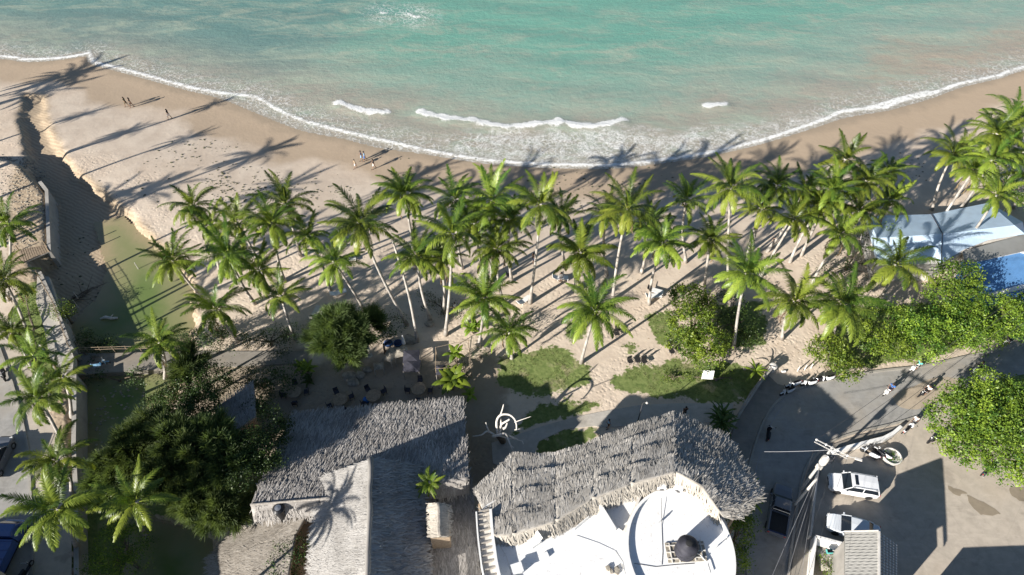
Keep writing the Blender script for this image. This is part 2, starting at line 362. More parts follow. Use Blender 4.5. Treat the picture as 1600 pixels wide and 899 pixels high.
# ================================================================= SETTING
def axis(lo, hi, step, far, n=26):
    a = np.arange(lo, hi + 1e-6, step); k = np.arange(1, n + 1)
    ext = (far) * (k / n) ** 2.2 + step * k
    return np.concatenate([lo - ext[::-1], a, hi + ext])
def grid_mesh(name, xs, ys, zf, attrs, mat):
    X, Y = np.meshgrid(xs, ys); Z = zf(X, Y); nx, ny = len(xs), len(ys)
    V = np.stack([X.ravel(), Y.ravel(), Z.ravel()], 1)
    i = (np.arange(ny - 1)[:, None] * nx + np.arange(nx - 1)[None]).ravel()
    Fq = np.stack([i, i + 1, i + nx + 1, i + nx], 1)
    return np_mesh(name, V, Fq, mat, smooth_=True, attrs={k: f(X, Y) for k, f in attrs.items()})
GRASS = [[(776, 556), (830, 547), (868, 540), (905, 560), (923, 576), (921, 598), (895, 611), (835, 620), (800, 612), (780, 592)],
         [(880, 500), (915, 505), (920, 530), (888, 536)],
         [(838, 636), (880, 625), (940, 631), (915, 645), (872, 656), (832, 664), (800, 682), (812, 660)],
         [(955, 592), (975, 577), (1010, 572), (1060, 562), (1110, 565), (1165, 574), (1195, 585), (1196, 612), (1150, 630), (1080, 624), (1000, 616), (960, 609)],
         [(1008, 494), (1040, 486), (1062, 500), (1062, 548), (1032, 540)],
         [(836, 692), (880, 673), (928, 668), (938, 680), (900, 701), (862, 713), (838, 712)],
         [(970, 542), (990, 535), (999, 548), (982, 560)],
         [(1290, 480), (1620, 470), (1620, 520), (1440, 560), (1330, 575), (1290, 560)],
         [(1110, 480), (1190, 470), (1200, 540), (1130, 548)], [(30, 440), (60, 440), (100, 540), (92, 640), (60, 640), (20, 520)],
         [(120, 700), (400, 640), (410, 780), (330, 830), (240, 800), (200, 900), (118, 900)], [(270, 577), (300, 577), (300, 585), (275, 585)],
         [(1470, 585), (1640, 560), (1640, 740), (1530, 740), (1470, 680)]]
GR = [arr(p, STREET_Z if i == 9 else 0) for i, p in enumerate(GRASS)]
DIRT_AND_SHADE = [arr(p) for p in ([(725, 555), (778, 552), (792, 615), (778, 660), (790, 700), (770, 760), (728, 760), (718, 640)],
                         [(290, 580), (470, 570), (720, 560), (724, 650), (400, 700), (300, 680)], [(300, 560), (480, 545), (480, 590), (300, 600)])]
def f_min(polys):
    def f(X, Y):
        d = np.full(X.shape, 99.0)
        for p in polys: d = np.minimum(d, sdf_poly(p, X, Y))
        return d
    return f
gt = NT('beach_sand'); P0 = gt.pos()
n1 = gt.noise(0.5, 6, 0.6); n2 = gt.noise(2.2, 5, 0.6); n3 = gt.noise(14, 4, 0.6); n0 = gt.noise(0.09, 4, 0.5)
dsh, dgr, dcr, ddi = gt.attr('dsh'), gt.attr('dgr'), gt.attr('dcr'), gt.attr('ddi')
sand = gt.mix(gt.ramp(n1, 0.3, 0.7), (0.54, 0.445, 0.35), (0.64, 0.54, 0.43))
sand = gt.mix(gt.math('MULTIPLY', gt.ramp(n0, 0.45, 0.65), 0.25), sand, (0.56, 0.435, 0.32))
sand = gt.mix(gt.math('MULTIPLY', gt.ramp(n3, 0.56, 0.72), 0.30), sand, (0.38, 0.30, 0.22))
wetline = gt.math('ADD', dsh, gt.math('MULTIPLY_ADD', n0, 14.0, -7.0))
wet = gt.math('SUBTRACT', 1.0, gt.ramp(wetline, 5.5, 8.5))
film = gt.math('SUBTRACT', 1.0, gt.ramp(gt.math('ADD', dsh, gt.math('MULTIPLY_ADD', n1, 3.0, -1.5)), 0.2, 2.4))
sand = gt.mix(gt.math('MULTIPLY', wet, 0.9), sand, (0.41, 0.315, 0.22))
sand = gt.mix(gt.math('MULTIPLY', film, 0.75), sand, (0.31, 0.25, 0.18))
# rubbed dirt; in the garden it also puts tree shade into the colour
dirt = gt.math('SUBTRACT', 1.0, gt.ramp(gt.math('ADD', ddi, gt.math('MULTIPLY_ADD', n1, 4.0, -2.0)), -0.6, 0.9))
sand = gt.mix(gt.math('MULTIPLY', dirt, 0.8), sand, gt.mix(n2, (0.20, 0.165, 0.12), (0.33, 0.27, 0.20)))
# creek bed
crk = gt.math('SUBTRACT', 1.0, gt.ramp(gt.math('ADD', dcr, gt.math('MULTIPLY_ADD', n2, 1.6, -0.8)), 0.1, 1.3))
rip = gt.n('ShaderNodeTexWave', wave_type='BANDS', bands_direction='Y'); rip.inputs['Scale'].default_value = 0.7; rip.inputs['Distortion'].default_value = 6; rip.inputs['Detail'].default_value = 3
gt.set(rip.inputs['Vector'], gt.mapping(P0, rot=(0, 0, 0.5)))
sand = gt.mix(gt.math('MULTIPLY', crk, 0.85), sand, gt.mix(gt.ramp(rip.outputs['Fac'], 0.2, 0.8), (0.33, 0.25, 0.165), (0.42, 0.33, 0.22)))
# grass
ge = gt.math('ADD', dgr, gt.math('ADD', gt.math('MULTIPLY_ADD', n1, 2.6, -1.3), gt.math('MULTIPLY_ADD', n2, 1.8, -0.9)))
gm = gt.math('SUBTRACT', 1.0, gt.ramp(ge, -0.16, 0.12))
gcol = gt.mix(gt.ramp(n2, 0.3, 0.7), (0.115, 0.16, 0.045), (0.21, 0.25, 0.085))
gcol = gt.mix(gt.math('MULTIPLY', gt.ramp(n1, 0.54, 0.66), 0.6), gcol, (0.36, 0.31, 0.19))
gcol = gt.mix(gt.math('MULTIPLY', gt.ramp(n3, 0.5, 0.7), 0.35), gcol, (0.07, 0.10, 0.02))
col = gt.mix(gm, sand, gcol)
vor = gt.n('ShaderNodeTexVoronoi', feature='SMOOTH_F1'); vor.inputs['Scale'].default_value = 2.6; gt.set(vor.inputs['Vector'], gt.mix(0.3, P0, gt.noise(1.5, 3, out='Color'), 'ADD'))
foot = gt.math('MULTIPLY', gt.ramp(vor.outputs['Distance'], 0.1, 0.5), gt.math('MULTIPLY', gt.ramp(gt.math('ADD', dsh, gt.math('MULTIPLY', n0, 10.0)), 18.0, 30.0), gt.ramp(gt.noise(0.22, 4), 0.4, 0.6)))
h = gt.math('ADD', gt.math('MULTIPLY', foot, 0.45), gt.math('ADD', gt.math('MULTIPLY', n2, 0.30), gt.math('MULTIPLY', n1, 0.7)))
rough = gt.math('MULTIPLY_ADD', film, -0.35, 0.9)
gt.out(col, rough, 0.25, normal=gt.bump(h, 0.6, 0.12))
def wavyland(X, Y):
    Z = land_z(X, Y)
    n = 0.05 * np.sin(X * 0.31 + 1.7 * np.sin(Y * 0.17)) * np.sin(Y * 0.27 + 1.3 * np.sin(X * 0.11))
    near = np.clip(sdf_poly(SEA_POLY, X, Y) / 12, 0, 1)
    return Z + n * near * 0.0
xs = axis(-100, 100, 0.42, 2500); ys = axis(8, 125, 0.42, 2500)
ground = ob('ground', grid_mesh('ground', xs, ys, wavyland, {'dsh': lambda X, Y: sdf_poly(SEA_POLY, X, Y), 'dgr': f_min(GR), 'dcr': f_min([CREEK_UP, CREEK_LOW]), 'ddi': f_min(DIRT_AND_SHADE)}, gt.m))
tag(ground, 'pale beach sand running back under the palms with grass patches and a creek bed', None, None, 'structure')

# ---- sea
def L(px, z=SEA_Z): return np.array(catmull(arr(px, z), 4, False))
foam1 = [L([(-420, 90), (-200, 84), (0, 88), (40, 93), (100, 90), (140, 83)]), L([(140, 83), (148, 97), (180, 105), (240, 121), (300, 137), (350, 146), (400, 152), (430, 169), (470, 187), (520, 201), (570, 213), (640, 229), (700, 241), (760, 250), (830, 256), (900, 258), (960, 258), (1030, 250), (1100, 240), (1180, 222), (1250, 200)]),
         L([(1250, 200), (1290, 186), (1320, 173), (1380, 168), (1410, 157), (1450, 148), (1500, 131), (1560, 118), (1600, 105), (1800, 60)]), L([(1320, 175), (1370, 165), (1410, 153), (1450, 143)]), L([(595, 20), (603, 21)]), L([(638, 22), (650, 27), (655, 26)])]
foam2 = [L([(528, 161), (550, 169), (575, 173), (603, 175)]), L([(656, 175), (690, 184), (715, 187), (740, 189)]), L([(735, 187), (760, 193), (790, 198), (815, 197), (845, 192), (872, 193)]), L([(872, 188), (900, 195), (935, 196), (974, 187)]), L([(1105, 166), (1135, 163)]),
         ]
lace = arr([(690, 214), (760, 200), (830, 203), (900, 201), (975, 196), (1040, 206), (1100, 197), (1200, 190), (1300, 170), (1330, 180), (1180, 228), (1100, 244), (1030, 254), (960, 262), (860, 262), (760, 256), (700, 243)], SEA_Z)
swash = arr([(350, 147), (400, 153), (430, 170), (470, 188), (520, 202), (560, 212), (640, 228), (640, 245), (540, 222), (470, 208), (410, 184), (360, 162)], SEA_Z)
darkz = arr([(-300, -60), (560, -60), (640, 0), (560, 55), (420, 110), (240, 85), (100, 60), (0, 40), (-300, 50)], SEA_Z)
brown = [arr(p, SEA_Z) for p in ([(140, 70), (190, 85), (235, 100), (230, 112), (160, 100)], [(1380, 55), (1480, 60), (1610, 40), (1700, 70), (1600, 100), (1500, 125), (1400, 140), (1340, 120)])]
def fl(lines):
    def f(X, Y):
        d = np.full(X.shape, 99.0)
        for l in lines: d = np.minimum(d, dist_line(l, X, Y))
        return d
    return f
st = NT('sea_water'); SP = st.pos()
a0 = st.noise(0.05, 5, 0.6, dist=0.6); a1 = st.noise(0.35, 6, 0.65, st.mapping(SP, (1, 2.2, 1), (0, 0, -0.15))); a2 = st.noise(1.6, 6, 0.65, dist=0.5); a3 = st.noise(5, 5, 0.7, dist=1.0)
d = st.attr('d'); dw = st.math('ADD', d, st.math('ADD', st.math('MULTIPLY_ADD', a0, 22.0, -11.0), st.math('MULTIPLY_ADD', a1, 14.0, -7.0)))
c = st.mix(st.ramp(dw, 5, 17), (0.335, 0.305, 0.25), (0.25, 0.335, 0.275))
c = st.mix(st.ramp(dw, 11, 32), c, (0.145, 0.325, 0.255))
c = st.mix(st.ramp(dw, 40, 75), c, (0.11, 0.345, 0.275))
dk = st.math('SUBTRACT', 1.0, st.ramp(st.math('ADD', st.attr('dark'), st.math('ADD', st.math('MULTIPLY_ADD', a0, 24.0, -12.0), st.math('MULTIPLY_ADD', a1, 20.0, -10.0))), -11, 9))
c = st.mix(st.math('MULTIPLY', dk, 0.8), c, (0.105, 0.205, 0.195))
bz = st.math('SUBTRACT', 1.0, st.ramp(st.math('ADD', st.attr('brown'), st.math('ADD', st.math('MULTIPLY_ADD', a1, 9.0, -4.5), st.math('MULTIPLY_ADD', a2, 4.0, -2.0))), -3, 2))
c = st.mix(st.math('MULTIPLY', bz, 0.5), c, (0.38, 0.30, 0.22))
cl = st.ramp(st.noise(0.22, 6, 0.7, st.mapping(SP, (0.5, 1.6, 1), (0, 0, 0.2)), dist=0.7), 0.42, 0.72)
c = st.mix(st.math('MULTIPLY', cl, st.math('SUBTRACT', 0.95, st.ramp(d, 25, 60))), c, (0.31, 0.36, 0.285))
cl2 = st.ramp(st.noise(0.6, 7, 0.72, st.mapping(SP, (0.6, 1.5, 1), (0, 0, -0.3)), dist=0.6), 0.45, 0.75)
c = st.mix(st.math('MULTIPLY', cl2, 0.32), c, st.mix(a0, (0.05, 0.17, 0.14), (0.27, 0.29, 0.22)))
# thin swash sheet over the sand
c = st.mix(st.math('SUBTRACT', 1.0, st.ramp(st.math('ADD', d, st.math('MULTIPLY_ADD', a2, 1.5, -0.75)), 0.1, 1.6)), c, (0.32, 0.29, 0.235))
f1 = st.attr('f1'); f2 = st.attr('f2')
e1 = st.math('ADD', f1, st.math('ADD', st.math('MULTIPLY_ADD', a2, 1.2, -0.6), st.math('MULTIPLY_ADD', a3, 0.6, -0.3)))
m1 = st.math('SUBTRACT', 1.0, st.ramp(e1, 0.12, 0.50))
m1 = st.math('MULTIPLY', m1, st.ramp(st.math('ADD', a1, a2), 0.62, 0.86))
m2 = st.math('SUBTRACT', 1.0, st.ramp(st.math('ADD', f2, st.math('ADD', st.math('MULTIPLY_ADD', st.noise(0.5, 4), 2.2, -1.35), st.math('MULTIPLY_ADD', a3, 0.9, -0.45))), 0.18, 0.62))
vo = st.n('ShaderNodeTexVoronoi', feature='DISTANCE_TO_EDGE'); vo.inputs['Scale'].default_value = 1.5
st.set(vo.inputs['Vector'], st.mix(0.55, SP, st.noise(0.9, 6, 0.75, out='Color'), 'ADD'))
web = st.math('SUBTRACT', 1.0, st.ramp(st.math('ADD', vo.outputs[0], st.math('MULTIPLY_ADD', a3, 0.3, -0.15)), 0.02, 0.16))
lz = st.math('SUBTRACT', 1.0, st.ramp(st.math('ADD', st.attr('lace'), st.math('MULTIPLY_ADD', a1, 8.0, -4.0)), -2.5, 1.0))
m3 = st.math('MULTIPLY', lz, st.math('MAXIMUM', st.math('MULTIPLY', web, st.math('MULTIPLY', st.ramp(a2, 0.40, 0.58), 0.7)), st.math('MULTIPLY', st.ramp(st.noise(2.4, 8, 0.8, dist=1.2), 0.42, 0.56), st.ramp(st.noise(0.5, 5, 0.65, dist=0.8), 0.40, 0.56))))
behind = st.math('MULTIPLY', st.math('SUBTRACT', 1.0, st.ramp(st.math('ADD', f1, st.math('MULTIPLY', a1, 1.5)), 0.9, 6.5)), st.math('MAXIMUM', st.math('MULTIPLY', web, st.ramp(a2, 0.4, 0.6)), st.math('MULTIPLY', st.ramp(st.noise(2.6, 7, 0.8, dist=0.8), 0.53, 0.66), 0.8)))
foam = st.math('MAXIMUM', st.math('MAXIMUM', m1, m2), st.math('MAXIMUM', st.math('MULTIPLY', m3, 0.85), st.math('MULTIPLY', behind, 0.6)))
c = st.mix(foam, c, (0.80, 0.80, 0.77))
hh = st.math('ADD', st.math('MULTIPLY', a2, 0.5), st.math('ADD', st.math('MULTIPLY', a1, 1.2), st.math('MULTIPLY', foam, 0.35)))
st.out(c, st.math('MULTIPLY_ADD', foam, 0.4, 0.32), 0.32, normal=st.bump(hh, 0.45, 0.25))
sx = axis(-125, 125, 0.6, 3500); sy = axis(70, 125, 0.45, 4000); sy = sy[sy > 60]
def sea_h(X, Y):
    z = np.full(X.shape, SEA_Z)
    z = z + 0.20 * np.exp(-(fl(foam2)(X, Y + 0.5) / 0.8) ** 2) + 0.05 * np.exp(-(fl(foam1)(X, Y) / 0.5) ** 2)
    ds = -sdf_poly(SEA_POLY, X, Y)
    z += 0.07 * np.clip(ds / 10, 0, 1) * np.sin(Y * 0.8 + 0.8 * np.sin(X * 0.12) + X * 0.05) * np.sin(X * 0.09 + Y * 0.04)
    return z
sea = ob('sea', grid_mesh('sea', sx, sy, sea_h, {'d': lambda X, Y: -sdf_poly(SEA_POLY, X, Y), 'f1': fl(foam1), 'f2': fl(foam2), 'lace': lambda X, Y: sdf_poly(lace, X, Y), 'dark': lambda X, Y: sdf_poly(darkz, X, Y), 'brown': f_min(brown)}, st.m))
tag(sea, 'turquoise sea with breaking foam lines and cloudy sediment by the shore', None, None, 'structure')

# ---- creek water
def creek_sheet(name, px, label, deep):
    poly = arr(px, CREEK_Z); lo = poly.min(0) - 1; hi = poly.max(0) + 1
    xs_ = np.arange(lo[0], hi[0], 0.35); ys_ = np.arange(lo[1], hi[1], 0.35)
    t = NT(name); q = t.attr('d'); b1 = t.noise(0.3, 5, 0.6, dist=0.8); b2 = t.noise(1.5, 4)
    qq = t.math('ADD', q, t.math('MULTIPLY_ADD', b1, 4.0, -2.0))
    cc = t.mix(t.ramp(qq, -0.5, 2.2), (0.33, 0.27, 0.16), (0.235, 0.235, 0.115)); cc = t.mix(t.ramp(qq, 1.6, 5.5), cc, deep)
    spk = t.ramp(t.noise(2.5, 5, 0.7), 0.62, 0.72); cc = t.mix(t.math('MULTIPLY', spk, t.math('SUBTRACT', 0.6, t.ramp(qq, 0, 3))), cc, (0.14, 0.115, 0.07))
    t.out(cc, 0.22, 0.35, normal=t.bump(b2, 0.08, 0.1))
    X, Y = np.meshgrid(xs_, ys_); s = -sdf_poly(poly, X, Y); nx = len(xs_)
    i = (np.arange(len(ys_) - 1)[:, None] * nx + np.arange(nx - 1)[None]).ravel()
    Fq = np.stack([i, i + 1, i + nx + 1, i + nx], 1); ok = s.ravel()[Fq].max(1) > 0; 
    V = np.stack([X.ravel(), Y.ravel(), np.full(X.size, CREEK_Z)], 1)
    return tag(ob('creek_water', np_mesh(name, V, Fq[ok], t.m, smooth_=True, attrs={'d': s}), None), label, None, None, 'structure')
creek_sheet('creek_water_upper', [(150, 350), (190, 340), (232, 372), (262, 395), (305, 430), (312, 500), (302, 545), (292, 560), (104, 560), (96, 525), (150, 470), (170, 425), (160, 385)], 'green still creek water between the beach and the footpath', (0.135, 0.185, 0.06))
creek_sheet('creek_water_lower', [(104, 566), (285, 566), (302, 590), (262, 640), (242, 690), (228, 750), (242, 800), (335, 830), (350, 900), (350, 1000), (185, 1000), (190, 860), (170, 780), (125, 740), (108, 650)], 'green pond water below the footpath beside the thatched roofs', (0.10, 0.165, 0.035))

# ---- roads, pavements, paths (each sheet a few millimetres above the one below, kerbs are real steps)
def sheet(name, px, mat, z, label, dz=0.0, wob=0.0, seed=1):
    P2 = [(v.x, v.y) for v in Gs(px, z)]
    if wob: P2 = wobble(P2, wob, 0.5, seed, 4)
    o = MB().sheet(P2, z + dz).build(name, mat, None, normals=False)
    bm = bmesh.new(); bm.from_mesh(o.data); bmesh.ops.triangulate(bm, faces=bm.faces); bm.to_mesh(o.data); bm.free()
    return tag(o, label, None, None, 'structure')
def slab(name, px, mat, z0, z1, label, wob=0.0, kind='structure'):
    P2 = [(v.x, v.y) for v in Gs(px, z1)]
    if wob: P2 = wobble(P2, wob, 0.6, 3, 3)
    return tag(MB().prism(P2, z0, z1).build(name, mat, None, bevel=0.02, seg=1), label, None, None, kind)
outer = [(1168, 1000), (1168, 899), (1165, 800), (1168, 745), (1178, 702), (1193, 660), (1215, 627), (1250, 607), (1300, 594), (1370, 581), (1440, 573), (1500, 560), (1560, 546), (1610, 531), (1800, 488)]
inner = [(1230, 1000), (1232, 899), (1240, 830), (1247, 780), (1257, 737), (1274, 708), (1300, 690), (1340, 676), (1400, 662), (1450, 646)]
outerS = catmull(outer, 5, False); innerS = catmull(inner, 5, False)
sheet('parking_lot', [(1232, 1000), (1240, 830), (1247, 780), (1257, 737), (1300, 690), (1400, 662), (1448, 640), (1470, 625), (1600, 640), (1800, 660), (1800, 1000)], M['lot'], 0, 'stained concrete parking yard beside the curved road', 0.004)
sheet('road', outerS + [(1800, 560), (1600, 585), (1530, 600), (1490, 615), (1460, 640)] + innerS[::-1], M['road'], 0, 'curved grey asphalt road between the lawn and the parking yard', 0.010)
slab('pavement', [(1150, 1000), (1152, 899), (1150, 800), (1150, 745), (1140, 690), (1150, 655), (1172, 612), (1196, 582), (1215, 600), (1240, 606), (1215, 624), (1191, 657), (1176, 699), (1165, 742), (1162, 800), (1165, 899), (1165, 1000)], M['darkpath'], -0.1, 0.13, 'concrete pavement along the outside of the road bend')
slab('pavement', [(1234, 1000), (1236, 899), (1244, 832), (1251, 782), (1261, 739), (1278, 711), (1302, 694), (1342, 680), (1400, 667), (1403, 672), (1344, 690), (1306, 706), (1288, 722), (1276, 760), (1270, 830), (1262, 899), (1260, 1000)], M['darkpath'], -0.1, 0.13, 'narrow dirty pavement on the inside of the road bend under the cables')
for k, (pp, lb) in enumerate((([(1481, 757), (1492, 762), (1510, 770), (1500, 776), (1486, 770)], 'dry brown dirt patch on the yard, upper of the two in a line'), ([(1512, 774), (1530, 784), (1556, 797), (1562, 806), (1545, 808), (1525, 798), (1516, 788)], 'long brown dirt patch on the yard, lower of the two in a line'), ([(1576, 764), (1600, 758), (1640, 770), (1640, 800), (1590, 780)], 'brown dirt patch at the right edge of the yard'))):
    sheet('ground_patch', pp, M['dirtpatch'], 0, lb, 0.016, 0.5, k + 3)
sheet('ground_patch', [(1395, 620), (1440, 598), (1480, 590), (1500, 600), (1470, 625), (1420, 640)], M['sandpatch'], 0, 'thin sandy film drifted over the road near the big round tree', 0.016, 0.3, 9)
def kerb(name, px, wd, h, z, label, mat='kerb'):
    pts = [G(p[0], p[1], z) for p in px]; L_, R_ = [], []
    for i, p in enumerate(pts):
        d_ = (pts[min(i + 1, len(pts) - 1)] - pts[max(i - 1, 0)]); d_.z = 0; d_.normalize(); nn = Vector((-d_.y, d_.x, 0)) * wd / 2
        L_.append(p + nn); R_.append(p - nn)
    m = MB(); n = len(pts); V = []
    for q in range(n): V += [(L_[q].x, L_[q].y, z - 0.1), (L_[q].x, L_[q].y, z + h), (R_[q].x, R_[q].y, z + h), (R_[q].x, R_[q].y, z - 0.1)]
    Fs = [(i * 4 + j, i * 4 + (j + 1) % 4, (i + 1) * 4 + (j + 1) % 4, (i + 1) * 4 + j) for i in range(n - 1) for j in range(4)] + [(3, 2, 1, 0), (n * 4 - 4, n * 4 - 3, n * 4 - 2, n * 4 - 1)]
    m.add(V, Fs); return m
def kerb_o(*a, kind='structure', cat=None, **k):
    m = kerb(*a, **k); return tag(m.build(a[0], M[k.get('mat', 'kerb')], None), a[5], cat, None, kind)
kerb_o('kerb', outerS, 0.22, 0.15, 0, 'grey kerb along the outer edge of the curved road')
kerb_o('kerb', innerS[:-2], 0.2, 0.15, 0, 'grey kerb along the inner edge of the curved road')
sheet('road_marking', catmull([(1177, 899), (1175, 800), (1179, 745), (1189, 704), (1203, 665), (1222, 634)], 5, False) + catmull([(1178, 899), (1176.2, 800), (1180.2, 745), (1190.2, 704), (1204.2, 665), (1223, 635.2)], 5, False)[::-1], M['palecable'], 0, 'thin pale edge line near the kerb of the road bend', 0.015)
slab('garden_path', [(768, 692), (800, 682), (850, 665), (900, 651), (940, 643), (1000, 633), (1060, 630), (1145, 631), (1147, 650), (1135, 662), (1060, 657), (1000, 665), (940, 668), (928, 666), (882, 671), (842, 690), (836, 706), (868, 716), (800, 735), (770, 724)], M['path'], -0.1, 0.05, 'pale concrete path curving past the round white building')
sheet('street', [(-400, 470), (-60, 520), (0, 545), (20, 600), (34, 650), (44, 700), (48, 760), (52, 830), (50, 1000), (-400, 1000)], M['road'], STREET_Z, 'grey street running down the left edge', 0.012)
sheet('street_verge', [(-400, 440), (0, 500), (24, 540), (60, 600), (80, 660), (96, 700), (112, 760), (112, 1000), (50, 1000), (52, 830), (48, 760), (44, 700), (34, 650), (20, 600), (0, 545), (-60, 520), (-400, 470)], M['lot'], STREET_Z, 'dusty concrete verge between the street and the creek wall', 0.006)
kerb_o('kerb', [(-60, 520), (0, 545), (20, 600), (34, 650), (44, 700), (48, 760), (52, 830), (50, 1000)], 0.2, 0.14, STREET_Z, 'pale kerb along the left street')
slab('walkway', [(58, 432), (76, 432), (92, 480), (108, 535), (116, 560), (112, 590), (86, 590), (78, 560), (68, 510), (56, 470)], M['path'], STREET_Z - 0.6, STREET_Z + 0.12, 'raised concrete walkway above the creek wall')
slab('footpath', [(112, 552), (160, 552), (240, 550), (300, 549), (400, 549), (480, 548), (482, 566), (400, 572), (300, 574), (240, 578), (160, 583), (112, 588)], M['darkpath'], -1.2, 0.12, 'concrete footpath crossing the creek on a low causeway')

# ---- retaining walls and fences
def wall_line(name, px, wd, z0, z1, mat, label, cat, px_z):
    pts = [G(p[0], p[1], px_z) for p in px]; n = len(pts); V = []
    for i, p in enumerate(pts):
        d_ = (pts[min(i + 1, n - 1)] - pts[max(i - 1, 0)]); d_.z = 0; d_.normalize(); nn = Vector((-d_.y, d_.x, 0)) * wd / 2
        a, b = p + nn, p - nn; V += [(a.x, a.y, z0), (a.x, a.y, z1), (b.x, b.y, z1), (b.x, b.y, z0)]
    Fs = [(i * 4 + j, i * 4 + (j + 1) % 4, (i + 1) * 4 + (j + 1) % 4, (i + 1) * 4 + j) for i in range(n - 1) for j in range(4)] + [(3, 2, 1, 0), (n * 4 - 4, n * 4 - 3, n * 4 - 2, n * 4 - 1)]
    return tag(MB().add(V, Fs).build(name, M[mat], None), label, cat)
wall_line('retaining_wall', [(62, 284), (73, 298), (77, 395)], 0.4, -1.6, STREET_Z + 0.08, 'wall', 'tall pale retaining wall holding the rubble terrace above the creek mouth', 'wall', STREET_Z)
wall_line('retaining_wall', [(64, 428), (88, 480), (112, 545), (117, 552)], 0.35, -1.6, STREET_Z + 0.35, 'wall', 'retaining wall with rail below the walkway and beside the round bush', 'wall', STREET_Z)
wall_line('retaining_wall', [(118, 588), (118, 640), (117, 700), (120, 760), (122, 900), (124, 1000)], 0.4, -1.6, STREET_Z + 0.3, 'wall', 'dark retaining wall along the lower pond beside the street palms', 'wall', STREET_Z)
wall_line('boundary_wall', [(1128, 682), (1140, 672), (1165, 630), (1192, 590), (1206, 575)], 0.3, 0, 1.0, 'wall', 'low grey wall between the garden path and the pavement', 'wall', 1.0)
wall_line('boundary_wall', [(1304, 702), (1330, 694), (1360, 686), (1385, 680), (1400, 672), (1412, 662)], 0.3, 0, 0.8, 'white', 'white rendered low wall between the road and the parking yard', 'wall', 1.3)
wall_line('boundary_wall', [(1280, 722), (1272, 790), (1268, 830), (1266, 838)], 0.16, 0, 0.9, 'offwhite', 'thin pale wall on the yard side of the narrow pavement', 'wall', 0.9)

# ---- thatch
def thatch(name, parent, quads, mat, courses, dens, seed, thick=0.28, step=0.10, slen=0.55, sw=0.055, lift=0.09):
    """quads: list of (eaveA, eaveB, ridgeB, ridgeA) corners; straw strips over a stepped solid base, all one mesh"""
    rs = np.random.RandomState(seed); VV, FF, vv = [], [], []; off = 0
    for (A, B, C_, D) in quads:
        A, B, C_, D = [np.array(p, float) for p in (A, B, C_, D)]
        nrm = np.cross(B - A, D - A); nrm = nrm / np.linalg.norm(nrm)
        if nrm[2] < 0: nrm = -nrm
        def Pt(u, v): u = u[..., None]; v = v[..., None]; return (A * (1 - u) + B * u) * (1 - v) + (D * (1 - u) + C_ * u) * v
        wdt = (np.linalg.norm(B - A) + np.linalg.norm(C_ - D)) / 2; hgt_ = (np.linalg.norm(D - A) + np.linalg.norm(C_ - B)) / 2
        nu = max(3, int(wdt / 0.35)); nv = max(3, int(hgt_ / 0.16)); U, Vv = np.meshgrid(np.linspace(0, 1, nu + 1), np.linspace(0, 1, nv + 1))
        def prof(U_, V_):
            j = 0.16 * np.sin(U_ * wdt * 0.7 + seed) + 0.09 * np.sin(U_ * wdt * 2.1 + V_ * 9)
            f = (V_ * courses + j) % 1.0; return step * (1 - f)
        dn = A - D; dn = dn / np.linalg.norm(dn)
        top = Pt(U, Vv) + nrm * (prof(U, Vv) + 0.03 * rs.rand(*U.shape))[..., None]
        bot = Pt(U, Vv) - nrm * thick
        n = (nu + 1) * (nv + 1); i = (np.arange(nv)[:, None] * (nu + 1) + np.arange(nu)[None]).ravel()
        q1 = np.stack([i, i + 1, i + nu + 2, i + nu + 1], 1); q2 = q1[:, ::-1] + n
        bd = list(range(nu + 1)) + [k * (nu + 1) + nu for k in range(1, nv + 1)] + [nv * (nu + 1) + k for k in range(nu - 1, -1, -1)] + [k * (nu + 1) for k in range(nv - 1, 0, -1)]
        q3 = np.array([(bd[k], bd[(k + 1) % len(bd)], bd[(k + 1) % len(bd)] + n, bd[k] + n) for k in range(len(bd))])[:, ::-1]
        VV += [top.reshape(-1, 3), bot.reshape(-1, 3)]; Q = np.concatenate([q1, q2, q3]) + off; FF.append(Q); vv.append(0.15 + 0.35 * rs.rand(len(Q))); off += 2 * n
        N = int(wdt * hgt_ * dens); u = rs.rand(N); v = rs.rand(N) * 1.0 
        # cluster strips near the butts of the courses
        k = rs.rand(N) < (0.45 if step > 0.2 else 0.1); vc = (np.floor(v * courses) + 0.12 * rs.rand(N)) / courses; v = np.where(k, np.clip(vc, 0.0, 1), v)
        p0 = Pt(u, v) + nrm * (prof(u, v) + 0.02)[:, None]
        down = (Pt(u, v - 0.05) - Pt(u, v)); down /= np.linalg.norm(down, axis=1)[:, None]
        side = np.cross(nrm, down); side /= np.linalg.norm(side, axis=1)[:, None]
        a = rs.randn(N) * 0.28; dr = down * np.cos(a)[:, None] + side * np.sin(a)[:, None]; sd_ = np.cross(nrm, dr)
        avail = ((v * courses) % 1.0) * hgt_ / courses + 0.14; ln = slen * (0.5 + rs.rand(N)); ln = np.minimum(ln, np.maximum(avail, 0.2)) if step > 0.2 else ln; wd_ = sw * (0.6 + rs.rand(N)); lf = lift * rs.rand(N) ** 1.5 + 0.01
        r0 = p0 - sd_ * wd_[:, None] / 2; r1 = p0 + sd_ * wd_[:, None] / 2; tip = p0 + dr * ln[:, None] + nrm * lf[:, None]
        t0 = tip + sd_ * wd_[:, None] * 0.25; t1 = tip - sd_ * wd_[:, None] * 0.25
        V4 = np.stack([r0, r1, t0, t1], 1).reshape(-1, 3); VV.append(V4); FF.append(np.arange(4 * N).reshape(N, 4) + off); off += 4 * N
        patch = 0.5 + 0.5 * np.sin(u * wdt * 0.7 + 3 * np.sin(v * 9 + seed)); vv.append(np.clip(rs.rand(N) * 0.8 + 0.2 * patch, 0, 1))
    me = np_mesh(name, np.concatenate(VV), np.concatenate(FF), mat, np.concatenate(vv)); return ob(name, me, parent)
